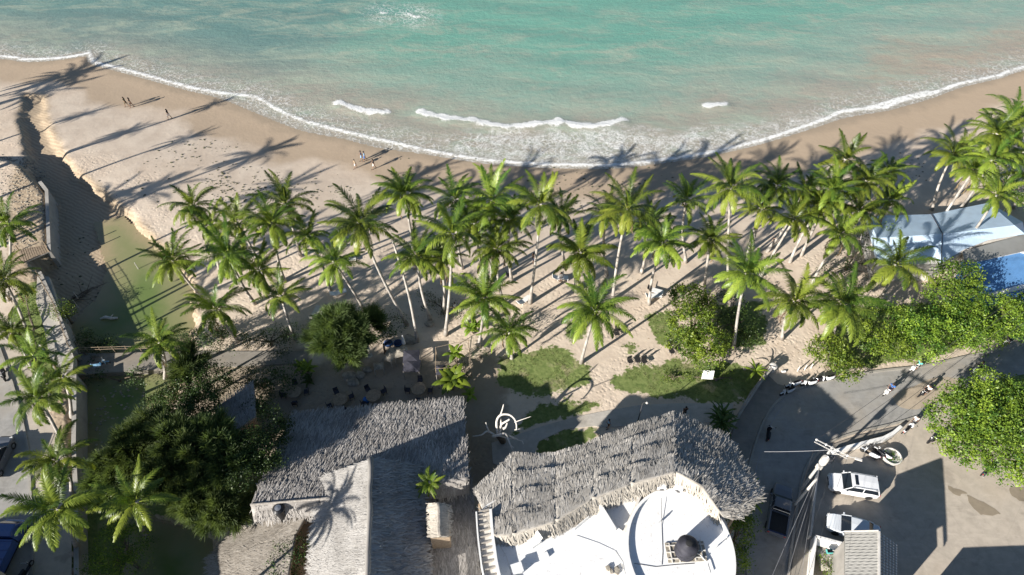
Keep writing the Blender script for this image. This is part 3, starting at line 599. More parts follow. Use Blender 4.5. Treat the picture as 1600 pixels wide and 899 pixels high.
def rel(o, pts): return [Vector(p) - o.location for p in pts]
def wall_box(parent, name, poly3, z0, mat, inset=0.6):
    """house wall prism under a roof outline, in parent space"""
    c = sum((Vector((p[0], p[1], 0)) for p in poly3), Vector()) / len(poly3); q = []
    for p in poly3:
        v = Vector((p[0], p[1], 0)) - c; q.append(c + v * (1 - inset / max(v.length, 1)))
    zt = min(p[2] for p in poly3) - 0.35
    return MB().prism([(v.x, v.y) for v in q], z0, zt).build(name, mat, parent)

# roof 1: long dark thatched hall by the garden
def hall():
    e = [G(455, 652, 3.0), G(590, 640, 3.0), G(723, 629, 3.0), G(733, 747, 5.6), G(600, 762, 5.9), G(500, 781, 6.0), G(392, 790, 6.0)]
    t = thing('thatched_hall', 'long hall with a dark weathered thatch slope, between the garden and the gabled house', 'building', (e[0].x, e[0].y, 0))
    r = rel(t, e)
    thatch('thatch', t, [(r[0], r[1], r[5], r[6]), (r[1], r[2], r[3], r[5])], M['thatch_old'], 7, 90, 1, slen=0.65, sw=0.08, lift=0.19, step=0.07)
    back = [Vector((p.x, p.y - 0.7, p.z - 1.6)) for p in (r[6], r[5], r[3])]
    thatch('thatch', t, [(back[0], back[1], r[5], r[6]), (back[1], back[2], r[3], r[5])], M['thatch_old'], 3, 30, 2)
    wall_box(t, 'wall', [r[0], r[2], r[3], r[6]], 0, M['wood'], 0.9)
    MB().tube([r[6] + Vector((0, 0, .14)), r[5] + Vector((0, 0, .14)), r[5].lerp(r[3], .12) + Vector((0, 0, .14))], 0.09, 6).build('ridge_pole', M['greywood'], t)
hall()
def low_house():
    e = [G(330, 960, 2.2), G(326, 872, 2.2), G(372, 830, 2.6), G(408, 794, 3.9), G(490, 786, 4.4), G(462, 835, 4.2), G(440, 960, 4.2)]
    t = thing('thatched_house', 'low house with a pale sunlit thatch roof and a black vent at the pond edge', 'building', (e[5].x, e[5].y, 0)); r = rel(t, e)
    thatch('thatch', t, [(r[0], r[1], r[5], r[6]), (r[1], r[2], r[4], r[5]), (r[2], r[3], r[4].lerp(r[3], .3), r[4].lerp(r[3], .12))], M['thatch_brown'], 5, 85, 5, slen=0.45, sw=0.05, lift=0.06, step=0.04)
    wall_box(t, 'wall', [r[0], r[1], r[3], r[5], r[6]], 0, M['wood'], 0.9)
    v = MB(); v.lathe(rel(t, [G(438, 800, 5.3)])[0], [(0.36, -1.6), (0.36, 0.5), (0.50, 0.52), (0.50, 0.66), (0.34, 0.82), (0, 0.9)], 18)
    vo_ = v.build('vent', M['black'], t, smooth_=False)
    MB().lathe(rel(t, [G(438, 800, 5.3)])[0] + Vector((0, 0, 0.66)), [(0.27, 0.14), (0.27, 0.2), (0, 0.26)], 16).build('cap', M['chrome'], vo_)
low_house()
def gable_house():
    rA, rB = G(580, 717, 8.0), G(572, 960, 8.0); lA, lB = G(497, 747, 5.4), G(480, 960, 5.4); qA, qB = G(656, 729, 5.4), G(668, 960, 5.4); lm = G(545, 733, 6.7)
    t = thing('thatched_house', 'tall gabled house, left thatch slope pale in the sun and right slope shaded', 'building', (rA.x, rA.y - 6, 0)); r = rel(t, [rA, rB, lA, lB, qA, qB])
    thatch('thatch', t, [(r[2], r[3], r[1], r[0])], M['thatch_light'], 6, 110, 11, slen=0.5, sw=0.05, lift=0.06, step=0.035)
    thatch('thatch', t, [(r[4], r[5], r[1], r[0])], M['thatch_light'], 6, 70, 12, slen=0.6, sw=0.09, lift=0.30, step=0.08)
    cap = MB(); pts = [r[0].lerp(r[1], k / 14) + Vector((random.uniform(-.05, .05), 0, 0.10 + random.uniform(-.03, .03))) for k in range(15)]
    cap.tube(pts, [0.2 + random.uniform(-.03, .03) for _ in pts], 8).build('ridge_cap', M['thatch_light'], t, smooth_=True)
    g_ = Vector((0, -0.5, 0)); MB().add([r[2] + g_ + Vector((.8, 0, -.3)), r[4] + g_ + Vector((-.8, 0, -.3)), r[0] + g_ + Vector((0, 0, -.5)), Vector((r[4].x - .8, r[4].y - .5, 0)), Vector((r[2].x + .8, r[2].y - .5, 0))], [(0, 1, 2), (4, 3, 1, 0)]).build('gable', M['wood'], t)
    wall_box(t, 'wall', [r[2], r[4], r[5], r[3]], 0, M['wood'], 0.9)
random.seed(3); gable_house()
def annex():
    e = [G(671, 752, 3.6), G(737, 745, 3.4), G(756, 960, 3.4), G(668, 960, 3.6)]
    t = thing('thatched_annex', 'low flat dark thatch annex between the gabled house and the white building', 'building', (e[0].x, e[0].y, 0)); r = rel(t, e)
    thatch('thatch', t, [(r[0], r[1], r[2], r[3])], M['thatch_old'], 4, 60, 21, step=0.05, lift=0.06)
    wall_box(t, 'wall', r, 0, M['wood'], 0.4)
    d_ = [G(671, 788, 6.3), G(700, 790, 6.3), G(702, 838, 6.3), G(672, 840, 6.3), G(685, 785, 6.9), G(686, 838, 6.9)]
    t2 = thing('thatched_dormer', 'small pale ridged thatch cap beside the gabled house', 'roof', (d_[4].x, d_[4].y, 3.75)); q = rel(t2, d_)
    thatch('thatch', t2, [(q[0], q[3], q[5], q[4]), (q[1], q[2], q[5], q[4])], M['thatch_raw'], 3, 120, 22, slen=0.35, lift=0.05, step=0.05)
    MB().prism([(v.x, v.y) for v in (q[0], q[1], q[2], q[3])], 0, 2.3).build('wall', M['wood'], t2)
annex()
def dark_hut():
    e = [G(335, 640, 3.2), G(396, 600, 3.2), G(400, 650, 3.8), G(352, 688, 3.8)]
    t = thing('thatched_hut', 'small shaded thatched hut among the dark trees', 'building', (e[0].x, e[0].y, 0)); r = rel(t, e)
    thatch('thatch', t, [(r[0], r[1], r[2], r[3])], M['thatch_old'], 4, 60, 31); wall_box(t, 'wall', r, 0, M['wood'], 0.5)
dark_hut()

# round white building with a thatch collar
def round_building():
    O = G(960, 850, 7.0); t = thing('round_building', 'round white flat-roofed building with a grey thatch collar, bottom centre', 'building', (O.x, O.y, 0))
    def r(px, py, z): return G(px, py, z) - t.location
    DZ = 7.0
    deck = catmull([(v.x, v.y) for v in (r(750, 800, DZ), r(752, 850, DZ), r(764, 915, DZ), r(800, 1000, DZ), r(960, 1080, DZ), r(1120, 1010, DZ), r(1143, 900, DZ), r(1136, 820, DZ), r(1100, 765, DZ), r(1050, 745, DZ), r(925, 770, DZ), r(800, 775, DZ))], 5)
    MB().prism(deck, 0, DZ).build('roof_deck', M['whiteroof'], t)
    # left parapet walk with its balustrade
    left = catmull([(v.x, v.y) for v in (r(744, 800, 7.4), r(748, 850, 7.4), r(760, 915, 7.4), r(800, 1005, 7.4))], 6, False)
    def ring(pts, wd, z0, z1, name, mat, par):
        V = []; n = len(pts)
        for i, p in enumerate(pts):
            p = Vector((p[0], p[1], 0)); a = Vector((*pts[max(i - 1, 0)], 0)); b = Vector((*pts[min(i + 1, n - 1)], 0)); dd = (b - a).normalized(); nn = Vector((-dd.y, dd.x, 0)) * wd / 2
            V += [p + nn + Vector((0, 0, z0)), p + nn + Vector((0, 0, z1)), p - nn + Vector((0, 0, z1)), p - nn + Vector((0, 0, z0))]
        Fs = [(i * 4 + j, i * 4 + (j + 1) % 4, (i + 1) * 4 + (j + 1) % 4, (i + 1) * 4 + j) for i in range(n - 1) for j in range(4)] + [(3, 2, 1, 0), (n * 4 - 4, n * 4 - 3, n * 4 - 2, n * 4 - 1)]
        return MB().add(V, Fs).build(name, mat, par)
    ring(left, 0.12, 6.7, 7.45, 'parapet', M['white'], t)
    inner_l = [(x + 1.15, y + 0.1) for x, y in left]; ring(inner_l, 0.2, 6.9, 7.75, 'parapet', M['white'], t)
    walk = ring([(x + 0.58, y) for x, y in left], 1.0, 6.6, 7.22, 'walkway', M['offwhite'], t)
    for k in range(0, len(left) - 1, 1):
        a = Vector((*left[k], 7.32)); MB().bar(a, a + Vector((1.05, 0.25, 0.0)), 0.10, 0.14).build('beam', M['greywood'], t)
    # drum terrace with ring parapet
    c = r(1062, 862, DZ + 0.4); Rr = 4.05; Ry = 4.9
    circ = [(c.x + Rr * math.cos(a), c.y + Ry * math.sin(a)) for a in [2 * math.pi * k / 56 for k in range(57)]]
    MB().prism(circ[:-1], DZ - 0.2, DZ + 0.35).build('terrace', M['whiteroof'], t)
    ring(circ, 0.22, DZ + 0.1, DZ + 0.68, 'parapet', M['white'], t)
    # masonry grid below the tank
    gp = r(1072, 862, DZ + 0.5)
    MB().box(gp + Vector((0, 0, -0.08)), (3.0, 1.5, 0.12), rz=0.05).build('skylight', M['rock'], t)
    for k in range(5): MB().box(gp + Vector((-1.2 + 0.6 * k, 0.06 * k - .12, 0.02)), (0.07, 1.5, 0.12), rz=0.05).build('skylight_bar', M['offwhite'], t)
    for k in range(3): MB().box(gp + Vector((0, -0.5 + 0.5 * k, 0.021)), (3.0, 0.07, 0.125), rz=0.05).build('skylight_bar', M['offwhite'], t)
    # dividing walls and roof clutter fixed to the roof
    MB().bar(r(926, 774, DZ + .3), r(960, 830, DZ + .3), 0.25, 0.9).build('dividing_wall', M['white'], t)
    MB().bar(r(1005, 765, DZ + .25), r(975, 832, DZ + .25), 0.2, 0.35).build('dividing_wall', M['offwhite'], t)
    MB().bar(r(958, 826, DZ + .1), r(985, 845, DZ + .1), 0.5, 0.3).build('dividing_wall', M['white'], t)
    for (x0, y0, x1, y1, rr) in ((775, 842, 800, 899, .03), (900, 838, 960, 862, .035), (960, 862, 975, 899, .05)): rr = rr * .5; MB().tube([r(x0, y0, DZ + .07), r((x0 + x1) / 2 + 4, (y0 + y1) / 2, DZ + .08), r(x1, y1, DZ + .07)], rr, 6).build('pipe', M['offwhite'], t)
    for (x, y, a_, b_, c_) in ((852, 868, .5, .4, .25),): MB().box(r(x, y, DZ + c_ / 2), (a_, b_, c_), rz=.4).build('roof_box', M['whiteroof'], t, bevel=.02)
    for (x, y, h_) in ((1118, 856, .9), (1030, 815, .5)): MB().tube([r(x, y, DZ + .3), r(x, y, DZ + .3 + h_)], .05, 7).build('vent_pipe', M['chrome'], t); MB().box(r(x, y, DZ + .3 + h_), (.5, .1, .3), rz=.8).build('vent_cap', M['white'], t)
    # collar of thatch
    zo = [6.2, 6.0, 6.0, 6.1, 6.2, 5.8, 6.4, 7.2, 7.4]; zi = [7.7, 7.9, 8.3, 8.5, 8.6, 8.9, 8.8, 8.6, 8.0]
    po = [(742, 770), (800, 713), (868, 713), (935, 690), (990, 668), (1053, 648), (1138, 690), (1187, 776), (1152, 808)]
    pi = [(772, 838), (800, 836), (868, 815), (925, 780), (985, 757), (1056, 738), (1096, 760), (1124, 800), (1130, 808)]
    po3 = [r(x, y, z) for (x, y), z in zip(po, zo)]; pi3 = [r(x, y, z) for (x, y), z in zip(pi, zi)]
    qs = [(po3[k], po3[k + 1], pi3[k + 1], pi3[k]) for k in range(len(po) - 1)]
    thatch('thatch', t, qs[:5], M['thatch'], 4, 110, 41, thick=0.35, step=0.27, slen=0.6, sw=0.075, lift=0.13)
    thatch('thatch', t, qs[5:], M['thatch'], 5, 110, 42, thick=0.35, step=0.10, slen=0.65, sw=0.075, lift=0.18)
    # raw inner fringe hanging to the roof deck
    fr = [(pi3[k] + Vector((0.05, -0.35, -0.9)), pi3[k + 1] + Vector((0.05, -0.35, -0.9)), pi3[k + 1], pi3[k]) for k in range(0, 7)]
    thatch('thatch_fringe', t, fr, M['thatch_raw'], 2, 80, 43, thick=0.1, step=0.03, slen=0.75, sw=0.10, lift=0.30)
    # posts holding the collar
    for k in range(0, 9):
        a = po3[k].lerp(pi3[k], 0.25); MB().tube([(a.x, a.y, 0), (a.x, a.y, a.z - 0.3)], 0.12, 8).build('post', M['wood'], t)
    W = Vector(t.location)
    # loose things on the roof
    tk = thing('water_tank', 'black plastic water tank standing on the white round roof', 'tank', W + r(1070, 862, DZ + 0.5) + Vector((0, 0, 0.02)))
    MB().lathe((0, 0, 0), [(0.8, 0), (0.84, 0.1), (0.84, 0.4), (0.80, 0.44), (0.84, 0.5), (0.84, 0.85), (0.80, 0.9), (0.84, 0.96), (0.82, 1.3), (0.6, 1.52), (0.28, 1.62), (0.28, 1.68), (0, 1.70)], 28).build('tank_body', M['tank'], tk, smooth_=True)
    MB().lathe((0, 0, 1.68), [(0.25, 0), (0.25, 0.07), (0.1, 0.1), (0, 0.1)], 18).build('lid', M['rubber'], tk)
    MB().tube([(0.8, -.2, .2), (1.1, -.3, .15), (1.6, -.9, 0.05), (1.7, -1.6, .05)], 0.04, 6).build('pipe', M['chrome'], tk)
    for (x, y, rz, lb) in ((1033, 762, 0.0, 'white box unit in the thatch notch, left of the pair'), (1060, 764, -.5, 'white box unit in the thatch notch, right of the pair')):
        b = thing('air_conditioner', lb, 'appliance', W + r(x, y, DZ + 0.7), rz, 'box units in the thatch notch'); MB().box((0, 0, 0.0), (0.75, 0.45, 0.75)).build('casing', M['white'], b, bevel=0.03)
        MB().lathe((0, -0.23, 0), [(0.24, 0), (0.24, 0.02), (0, 0.03)], 16, Matrix.Rotation(R(90), 3, 'X')).build('fan_grille', M['cable'], b)
    b = thing('roof_hatch', 'small open white hatch on the left part of the white roof', 'hatch', W + r(835, 848, DZ), 0.6); MB().box((0, 0, .2), (0.9, 0.7, 0.4)).build('frame', M['white'], b, bevel=.02); MB().box((0.35, 0, 0.7), (0.06, 0.7, 0.7), M=Matrix.Rotation(0.5, 3, 'Y')).build('lid', M['white'], b)
    b = thing('roof_vent', 'square white vent box on the lower left of the white roof', 'vent', W + r(808, 892, DZ), 0.3); MB().box((0, 0, .3), (0.7, 0.6, 0.6)).build('casing', M['white'], b, bevel=.02); MB().box((0, 0, .63), (0.85, 0.75, 0.05)).build('cap', M['whiteroof'], b)
    b = thing('wood_plank', 'loose board leaning on the white roof below the thatch edge', 'board', W + r(908, 820, DZ), 0.7); MB().box((0, 0, .25), (1.6, 0.05, 0.5)).build('board', M['white'], b)
    b = thing('cable', 'thin dark cable lying across the white round terrace', 'cable', W + r(1062, 862, DZ + .38))
    MB().tube([(-3.6, -.9, 0), (-2, -1.15, 0), (-.5, -1.0, 0), (1, -.9, 0)], 0.02, 5).build('wire', M['cable'], b); MB().tube([(-.9, 4.2, 0.3), (-1.1, 2, .0), (-1.3, 0, 0), (-1.5, -1, 0)], 0.02, 5).build('wire', M['cable'], b)
    s = thing('rubble_pile', 'small heap of grey rubble on the bottom of the white roof', 'rubble', W + r(957, 893, DZ)); 
    m = MB()
    for k in range(14): m.box((random.uniform(-.4, .4), random.uniform(-.3, .3), .08), (random.uniform(.1, .3),) * 3, rz=random.random() * 3)
    m.build('rubble', M['rock'], s)
round_building()

# tiled house and small walled yard, bottom right
def tiled_house():
    a = [G(1320, 832, 4.6), G(1373, 831, 6.1), G(1373, 960, 6.1), G(1320, 960, 4.6), G(1402, 852, 4.6), G(1402, 960, 4.6)]
    t = thing('tiled_house', 'house with a grey ribbed tile roof beside the parked pale blue car', 'building', (a[0].x, a[0].y - 4, 0)); r = rel(t, a)
    for nm, A, B, C_, D, mt in (('roof', r[0], r[3], r[2], r[1], 'corr_grey'), ('roof', r[4], r[5], r[2], r[1], 'corr_grey')):
        m = MB(); n = 26
        for k in range(n):
            f0, f1_ = k / n, (k + 1) / n
            p = [A.lerp(B, f0), A.lerp(B, f1_), D.lerp(C_, f1_), D.lerp(C_, f0)]; up = Vector((0, 0, 0.07))
            m.add([p[0] + up, p[1], p[2], p[3] + up, p[0] - up * 2, p[1] - up * 2, p[2] - up * 2, p[3] - up * 2], [(0, 1, 2, 3), (7, 6, 5, 4), (0, 4, 5, 1), (2, 6, 7, 3), (0, 3, 7, 4), (1, 5, 6, 2)])
        rf = m.build(nm, M[mt], t)
    # pale tile noses scattered in rows over the shaded slope
    m = MB(); A, B, C_, D = r[4], r[5], r[2], r[1]
    for i in range(26):
        for j in range(6):
            p = A.lerp(B, (i + .5) / 26).lerp(D.lerp(C_, (i + .5) / 26), (j + .5) / 6); m.box(p + Vector((0, 0, 0.08)), (0.10, 0.14, 0.05))
    me2 = m.build('tmp', M['offwhite'], t); bm = bmesh.new(); bm.from_mesh(rf.data); k0 = len(bm.faces); bm.from_mesh(me2.data); bm.faces.ensure_lookup_table()
    for f_ in bm.faces[k0:]: f_.material_index = 1
    bm.to_mesh(rf.data); bm.free(); rf.data.materials.append(M['offwhite']); bpy.data.objects.remove(me2)
    MB().bar(r[1] + Vector((0, 0, .05)), r[2] + Vector((0, 0, .05)), 0.16, 0.12).build('ridge_cap', M['offwhite'], t)
    MB().bar(r[0] + Vector((-.05, .05, .04)), r[1] + Vector((0, .05, .04)), 0.08, 0.14).build('verge_board', M['offwhite'], t)
    wall_box(t, 'wall', [r[0], r[1], r[4], r[5], r[3]], 0, M['wall'], 0.4)
tiled_house()
def yard():
    z = 1.3; c = [G(1275, 838, z), G(1320, 850, z), G(1322, 960, z), G(1262, 960, z)]
    t = thing('yard_wall', 'white wall round the small planted yard beside the tiled house', 'wall', (c[0].x, c[0].y, 0)); r = rel(t, c)
    for a, b in ((0, 1), (0, 3), (1, 2)): 
        p, q = r[a].copy(), r[b].copy(); p.z = q.z = z / 2; MB().bar(p, q, 0.22, z).build('wall_panel', M['white'], t)
    for k, (x, y, w_, h_) in enumerate(((1284, 848, 1.3, .7), (1302, 853, 1.2, .8))):
        b = thing('sheet_panel', 'white sheet lying tilted in the small yard, %s one' % ('left' if k == 0 else 'right'), 'panel', G(x, y, 1.0), -0.25 - .2 * k); MB().box((0, 0, 0), (w_, h_, 0.05), M=Matrix.Rotation(0.2, 3, 'X')).build('sheet', M['white'], b)
        MB().bar((-.5, 0, -1.0), (-.5, 0, 0), .06, .06).build('leg', M['greywood'], b); MB().bar((.5, 0, -1.0), (.5, 0, 0), .06, .06).build('leg', M['greywood'], b)
    b = thing('tarpaulin', 'grey crumpled tarpaulin in the small planted yard', 'tarp', G(1297, 872, .9)); 
    V, Fs = [], []
    for i in range(9):
        for j in range(9):
            x, y = -1.0 + i * .25, -1.0 + j * .25; V.append((x, y, .25 * noise.noise(Vector((x * 2, y * 2, 3))) - .3 * (x * x + y * y) * .5))
    for i in range(8):
        for j in range(8): Fs.append((i * 9 + j, i * 9 + j + 1, i * 9 + j + 10, i * 9 + j + 9))
    MB().add(V, Fs).build('sheet', M['greywood'], b, smooth_=True)
    MB().lathe((0, 0, -.9), [(.5, 0), (.5, .5), (0, .5)], 10).build('support', M['wood'], b)
    b = thing('plastic_crate', 'green plastic crate in the small planted yard', 'crate', G(1296, 862, 1.35)); MB().box((0, 0, 0), (.5, .35, .25)).build('crate', M['c_teal'], b, bevel=.02); MB().box((0, 0, .13), (.42, .27, .02)).build('rim', M['black'], b)
yard()

# white and blue roofs by the beach, right
def beach_club():
    zE, zR = 3.2, 4.9
    pts = dict(a=G(1352, 338, zE), b=G(1455, 335, zE), c=G(1545, 317, zE), d=G(1598, 347, zE), e=G(1602, 366, zE), f=G(1545, 375, zE), g_=G(1506, 390, zE), h=G(1470, 412, zE), i=G(1462, 402, zE), j=G(1370, 412, zE), r1=G(1372, 372, zR), r2=G(1472, 366, zR), r3=G(1585, 352, zR - .3))
    t = thing('beach_bar', 'beach bar with a folded white sheet roof pierced by leaning palms', 'building', (pts['r2'].x, pts['r2'].y, 0)); q = {k: v - t.location for k, v in pts.items()}
    m = MB()
    def tri(*n): m.add([q[k] for k in n], [tuple(range(len(n)))])
    tri('a', 'b', 'r2', 'r1'); tri('b', 'c', 'r2'); tri('c', 'r3', 'r2'); tri('c', 'd', 'r3'); tri('d', 'e', 'r3'); tri('e', 'f', 'r2', 'r3'); tri('f', 'g_', 'r2'); tri('g_', 'h', 'r2'); tri('h', 'i', 'r2'); tri('i', 'j', 'r1', 'r2'); tri('a', 'r1', 'j')
    o = m.build('roof', M['corr_shade_tint'], t); sm = o.modifiers.new('thickness', 'SOLIDIFY'); sm.thickness = 0.08
    MB().prism([(q[k].x * .93, q[k].y * .93) for k in ('a', 'b', 'c', 'd', 'e', 'f', 'h', 'j')], 0, 2.9).build('wall', M['offwhite'], t)
    MB().tube([q['b'] + Vector((0, 0, .06)), q['r2'] + Vector((0, 0, .1)), q['h'] + Vector((0, 0, .06))], 0.05, 6).build('flashing', M['fabric_dark'], t)
    z = 3.0; s = [G(1504, 393, z), G(1600, 366, z), G(1690, 380, z), G(1690, 410, z), G(1602, 392, z), G(1508, 412, z)]
    t2 = thing('lean_to_roof', 'grey corrugated strip roof between the white and the blue roofs', 'roof', (s[0].x, s[0].y, 0)); r = rel(t2, s)
    MB().prism([(v.x, v.y) for v in r], 2.9, 3.0).build('roof', M['corr_grey'], t2)
    MB().prism([(v.x * .9 + .3, v.y * .9) for v in r], 0, 2.895).build('wall', M['offwhite'], t2)
    s = [G(1502, 410, 2.7), G(1606, 390, 2.7), G(1700, 402, 2.7), G(1700, 455, 2.3), G(1600, 448, 2.3), G(1545, 462, 2.3), G(1506, 446, 2.3)]
    t3 = thing('blue_roof', 'bright blue sheet roof behind the green hedge at the right edge', 'building', (s[0].x, s[0].y, 0)); r = rel(t3, s)
    mm = MB(); n = len(r); mm.add([v for v in r] + [v - Vector((0, 0, .08)) for v in r], [tuple(range(n)), tuple(range(2 * n - 1, n - 1, -1))] + [(i, (i + 1) % n, (i + 1) % n + n, i + n) for i in range(n)]); mm.build('roof', M['corr_blue'], t3)
    MB().prism([(v.x, v.y) for v in [p.lerp(r[4], .06) for p in r]], 0, 2.2).build('wall', M['c_blue'], t3)
    MB().bar(r[4] + Vector((0, 0, .06)), r[5] + Vector((0, 0, .06)), 0.5, .06).build('verge_board', M['white'], t3)
    MB().bar(r[3] + Vector((0, 0, .06)), r[4] + Vector((0, 0, .07)), 0.5, .06).build('verge_board', M['white'], t3)
beach_club()
# neighbouring houses just below the picture, they throw the shade on the yard and the left street
def neighbour(name, px, h_, z, label):
    P3 = Gs(px, h_); t = thing(name, label, 'building', (P3[0].x, P3[0].y, z)); r = [(v.x - P3[0].x, v.y - P3[0].y) for v in P3]
    w_ = MB().prism(r, 0, h_ - z).build('wall', M['wall'], t); MB().prism([(x * 1.0, y * 1.0) for x, y in r], h_ - z + .003, h_ - z + .35).build('roof', M['whiteroof'], t)
    return t
neighbour('concrete_house', [(1440, 952), (1600, 946), (1900, 946), (1900, 1300), (1440, 1300)], 3.7, 0, 'flat-roofed concrete house just beyond the yard')
neighbour('concrete_house', [(-330, 900), (-14, 884), (-10, 1300), (-360, 1300)], 8.2, STREET_Z, 'flat-roofed concrete house across the left street')
def P_in(q, h):
    """is the point seen by the camera"""
    f = q.y * math.sin(TILT) + (CAM_H - h) * math.cos(TILT); return abs(F_PX * q.x / f) < 800
# ================================================================= PALMS
def crown_mesh(seed, nf=23, L0=4.5, young=False):
    rs = np.random.RandomState(seed); VV, FF, vv = [], [], []; off = 0; az0 = rs.rand() * 6.28
    for i in range(nf):
        age = (i + 0.5) / nf                       # 0 young upright .. 1 old hanging
        az = az0 + i * 2.39996 + rs.randn() * 0.28
        e0 = math.radians(80 - 92 * age ** 0.9 + rs.randn() * 9); bend = math.radians(48 + 52 * age + rs.randn() * 14)
        L = L0 * (0.72 + 0.33 * math.sin(math.pi * min(1, 0.25 + age * 0.8))) * (0.80 + 0.26 * rs.rand())
        n = 15; el = e0; p = np.array([0.0, 0, 0.0]); pts = []; sw = rs.randn() * 0.3 + 0.35 * math.sin(az - 0.9)
        for k in range(n + 1):
            pts.append(p.copy()); t = k / n; el = e0 - bend * t ** 1.35; a = az + sw * t * t
            d = np.array([math.cos(el) * math.cos(a), math.cos(el) * math.sin(a), math.sin(el)]); p = p + d * L / n
        pts = np.array(pts); tang = np.gradient(pts, axis=0); tang /= np.linalg.norm(tang, axis=1)[:, None]
        side = np.cross(tang, [0, 0, 1.0]); side /= np.linalg.norm(side, axis=1)[:, None] + 1e-9; up = np.cross(side, tang)
        # rachis (a thin three-sided stalk)
        for s_ in (1,):
            r_ = np.linspace(0.05, 0.012, n + 1)[:, None]; ra = np.stack([pts + side * r_, pts - side * r_, pts - up * r_ * 1.2], 1).reshape(-1, 3)
            q = []
            for k in range(n):
                for j in range(3): q.append((k * 3 + j, k * 3 + (j + 1) % 3, (k + 1) * 3 + (j + 1) % 3, (k + 1) * 3 + j))
            VV.append(ra); FF.append(np.array(q) + off); vv.append(np.full(len(q), 1.0)); off += len(ra)
        m = 52; t = np.linspace(0.15, 0.995, m); fi = t * n; k0 = np.clip(fi.astype(int), 0, n - 1); fr = (fi - k0)[:, None]
        P_ = pts[k0] * (1 - fr) + pts[k0 + 1] * fr; T_ = tang[k0]; S_ = side[k0]; U_ = up[k0]
        prof = np.sin(np.pi * np.clip(0.16 + 0.80 * t, 0, 1)) ** 0.75
        twist = rs.randn() * 0.35; tone = np.clip(0.12 + 0.55 * age + rs.randn() * 0.22 + (0.5 if rs.rand() < 0.12 else 0), 0, 1)
        for sg in (1, -1):
            ll = (0.76 * prof * (0.85 + 0.3 * rs.rand(m)))[:, None]; sweep = np.radians(28 + 32 * t + rs.randn(m) * 5)[:, None]
            droop = (0.22 + 0.75 * age + 0.2 * rs.rand() + 0.16 * sg * twist) + 0.10 * rs.randn(m); droop = droop[:, None]
            d1 = S_ * sg * np.cos(sweep) + T_ * np.sin(sweep) + U_ * (0.22 - droop * 0.35); d1 /= np.linalg.norm(d1, axis=1)[:, None]
            d2 = d1 + np.array([0, 0, -1.0]) * (0.35 + droop * 1.0); d2 /= np.linalg.norm(d2, axis=1)[:, None]
            wv = T_ - (T_ * d1).sum(1)[:, None] * d1; wv /= np.linalg.norm(wv, axis=1)[:, None]
            wd = 0.046 * (0.8 + 0.4 * rs.rand(m))[:, None]
            a0 = P_ - wv * wd * .5; a1 = P_ + wv * wd * .5; mid = P_ + d1 * ll * 0.5; b0 = mid - wv * wd * .6; b1 = mid + wv * wd * .6
            tip = mid + d2 * ll * 0.5; c0 = tip - wv * wd * .12; c1 = tip + wv * wd * .12
            V = np.stack([a0, a1, b1, b0, c1, c0], 1).reshape(-1, 3); ix = np.arange(m)[:, None] * 6
            q = np.concatenate([ix + [0, 1, 2, 3], ix + [3, 2, 4, 5]]) + off
            VV.append(V); FF.append(q); vv.append(np.clip(np.tile(tone + rs.randn(m) * 0.16, 2), 0, 1)); off += len(V)
    return np_mesh('crown', np.concatenate(VV), np.concatenate(FF), M['palm'], np.concatenate(vv))
CROWNS = [crown_mesh(s, (24, 29, 20, 27, 31, 18, 25)[s % 7], 4.5 + .25 * math.sin(s * 2.1)) for s in range(15)]
def nuts_mesh():
    m = MB()
    for k in range(11):
        a = k * 2.4; m.lathe((0.33 * math.cos(a), 0.33 * math.sin(a), -0.25 - 0.16 * (k % 3)), [(0, -.13), (.09, -.08), (.12, 0), (.08, .09), (0, .13)], 7)
    o = m.build('coconuts', M['coconut'], None, smooth_=True); me = o.data; bpy.data.objects.remove(o); return me
NUTS = nuts_mesh()
def dead_frond_mesh(seed):
    rs = np.random.RandomState(seed); V, Fq, vv = [], [], []; off = 0
    for i in range(3):
        az = rs.rand() * 6.28
        for k in range(60):
            t = k / 60; r = 0.35 + 0.45 * math.sin(t * 2.2); z = -0.3 - 2.4 * t
            c = np.array([r * math.cos(az), r * math.sin(az), z]); d = np.array([rs.randn() * .35, rs.randn() * .35, -1]); d /= np.linalg.norm(d); l = 0.45; s = np.cross(d, rs.randn(3)); s /= np.linalg.norm(s)
            V += [c - s * .03, c + s * .03, c + s * .01 + d * l, c - s * .01 + d * l]; Fq.append((off, off + 1, off + 2, off + 3)); off += 4; vv.append(rs.rand())
    return np_mesh('dead_fronds', V, Fq, M['dry'], vv)
DEADF = [dead_frond_mesh(s) for s in (1, 2)]
PG = 'coconut palms along the beach and street'
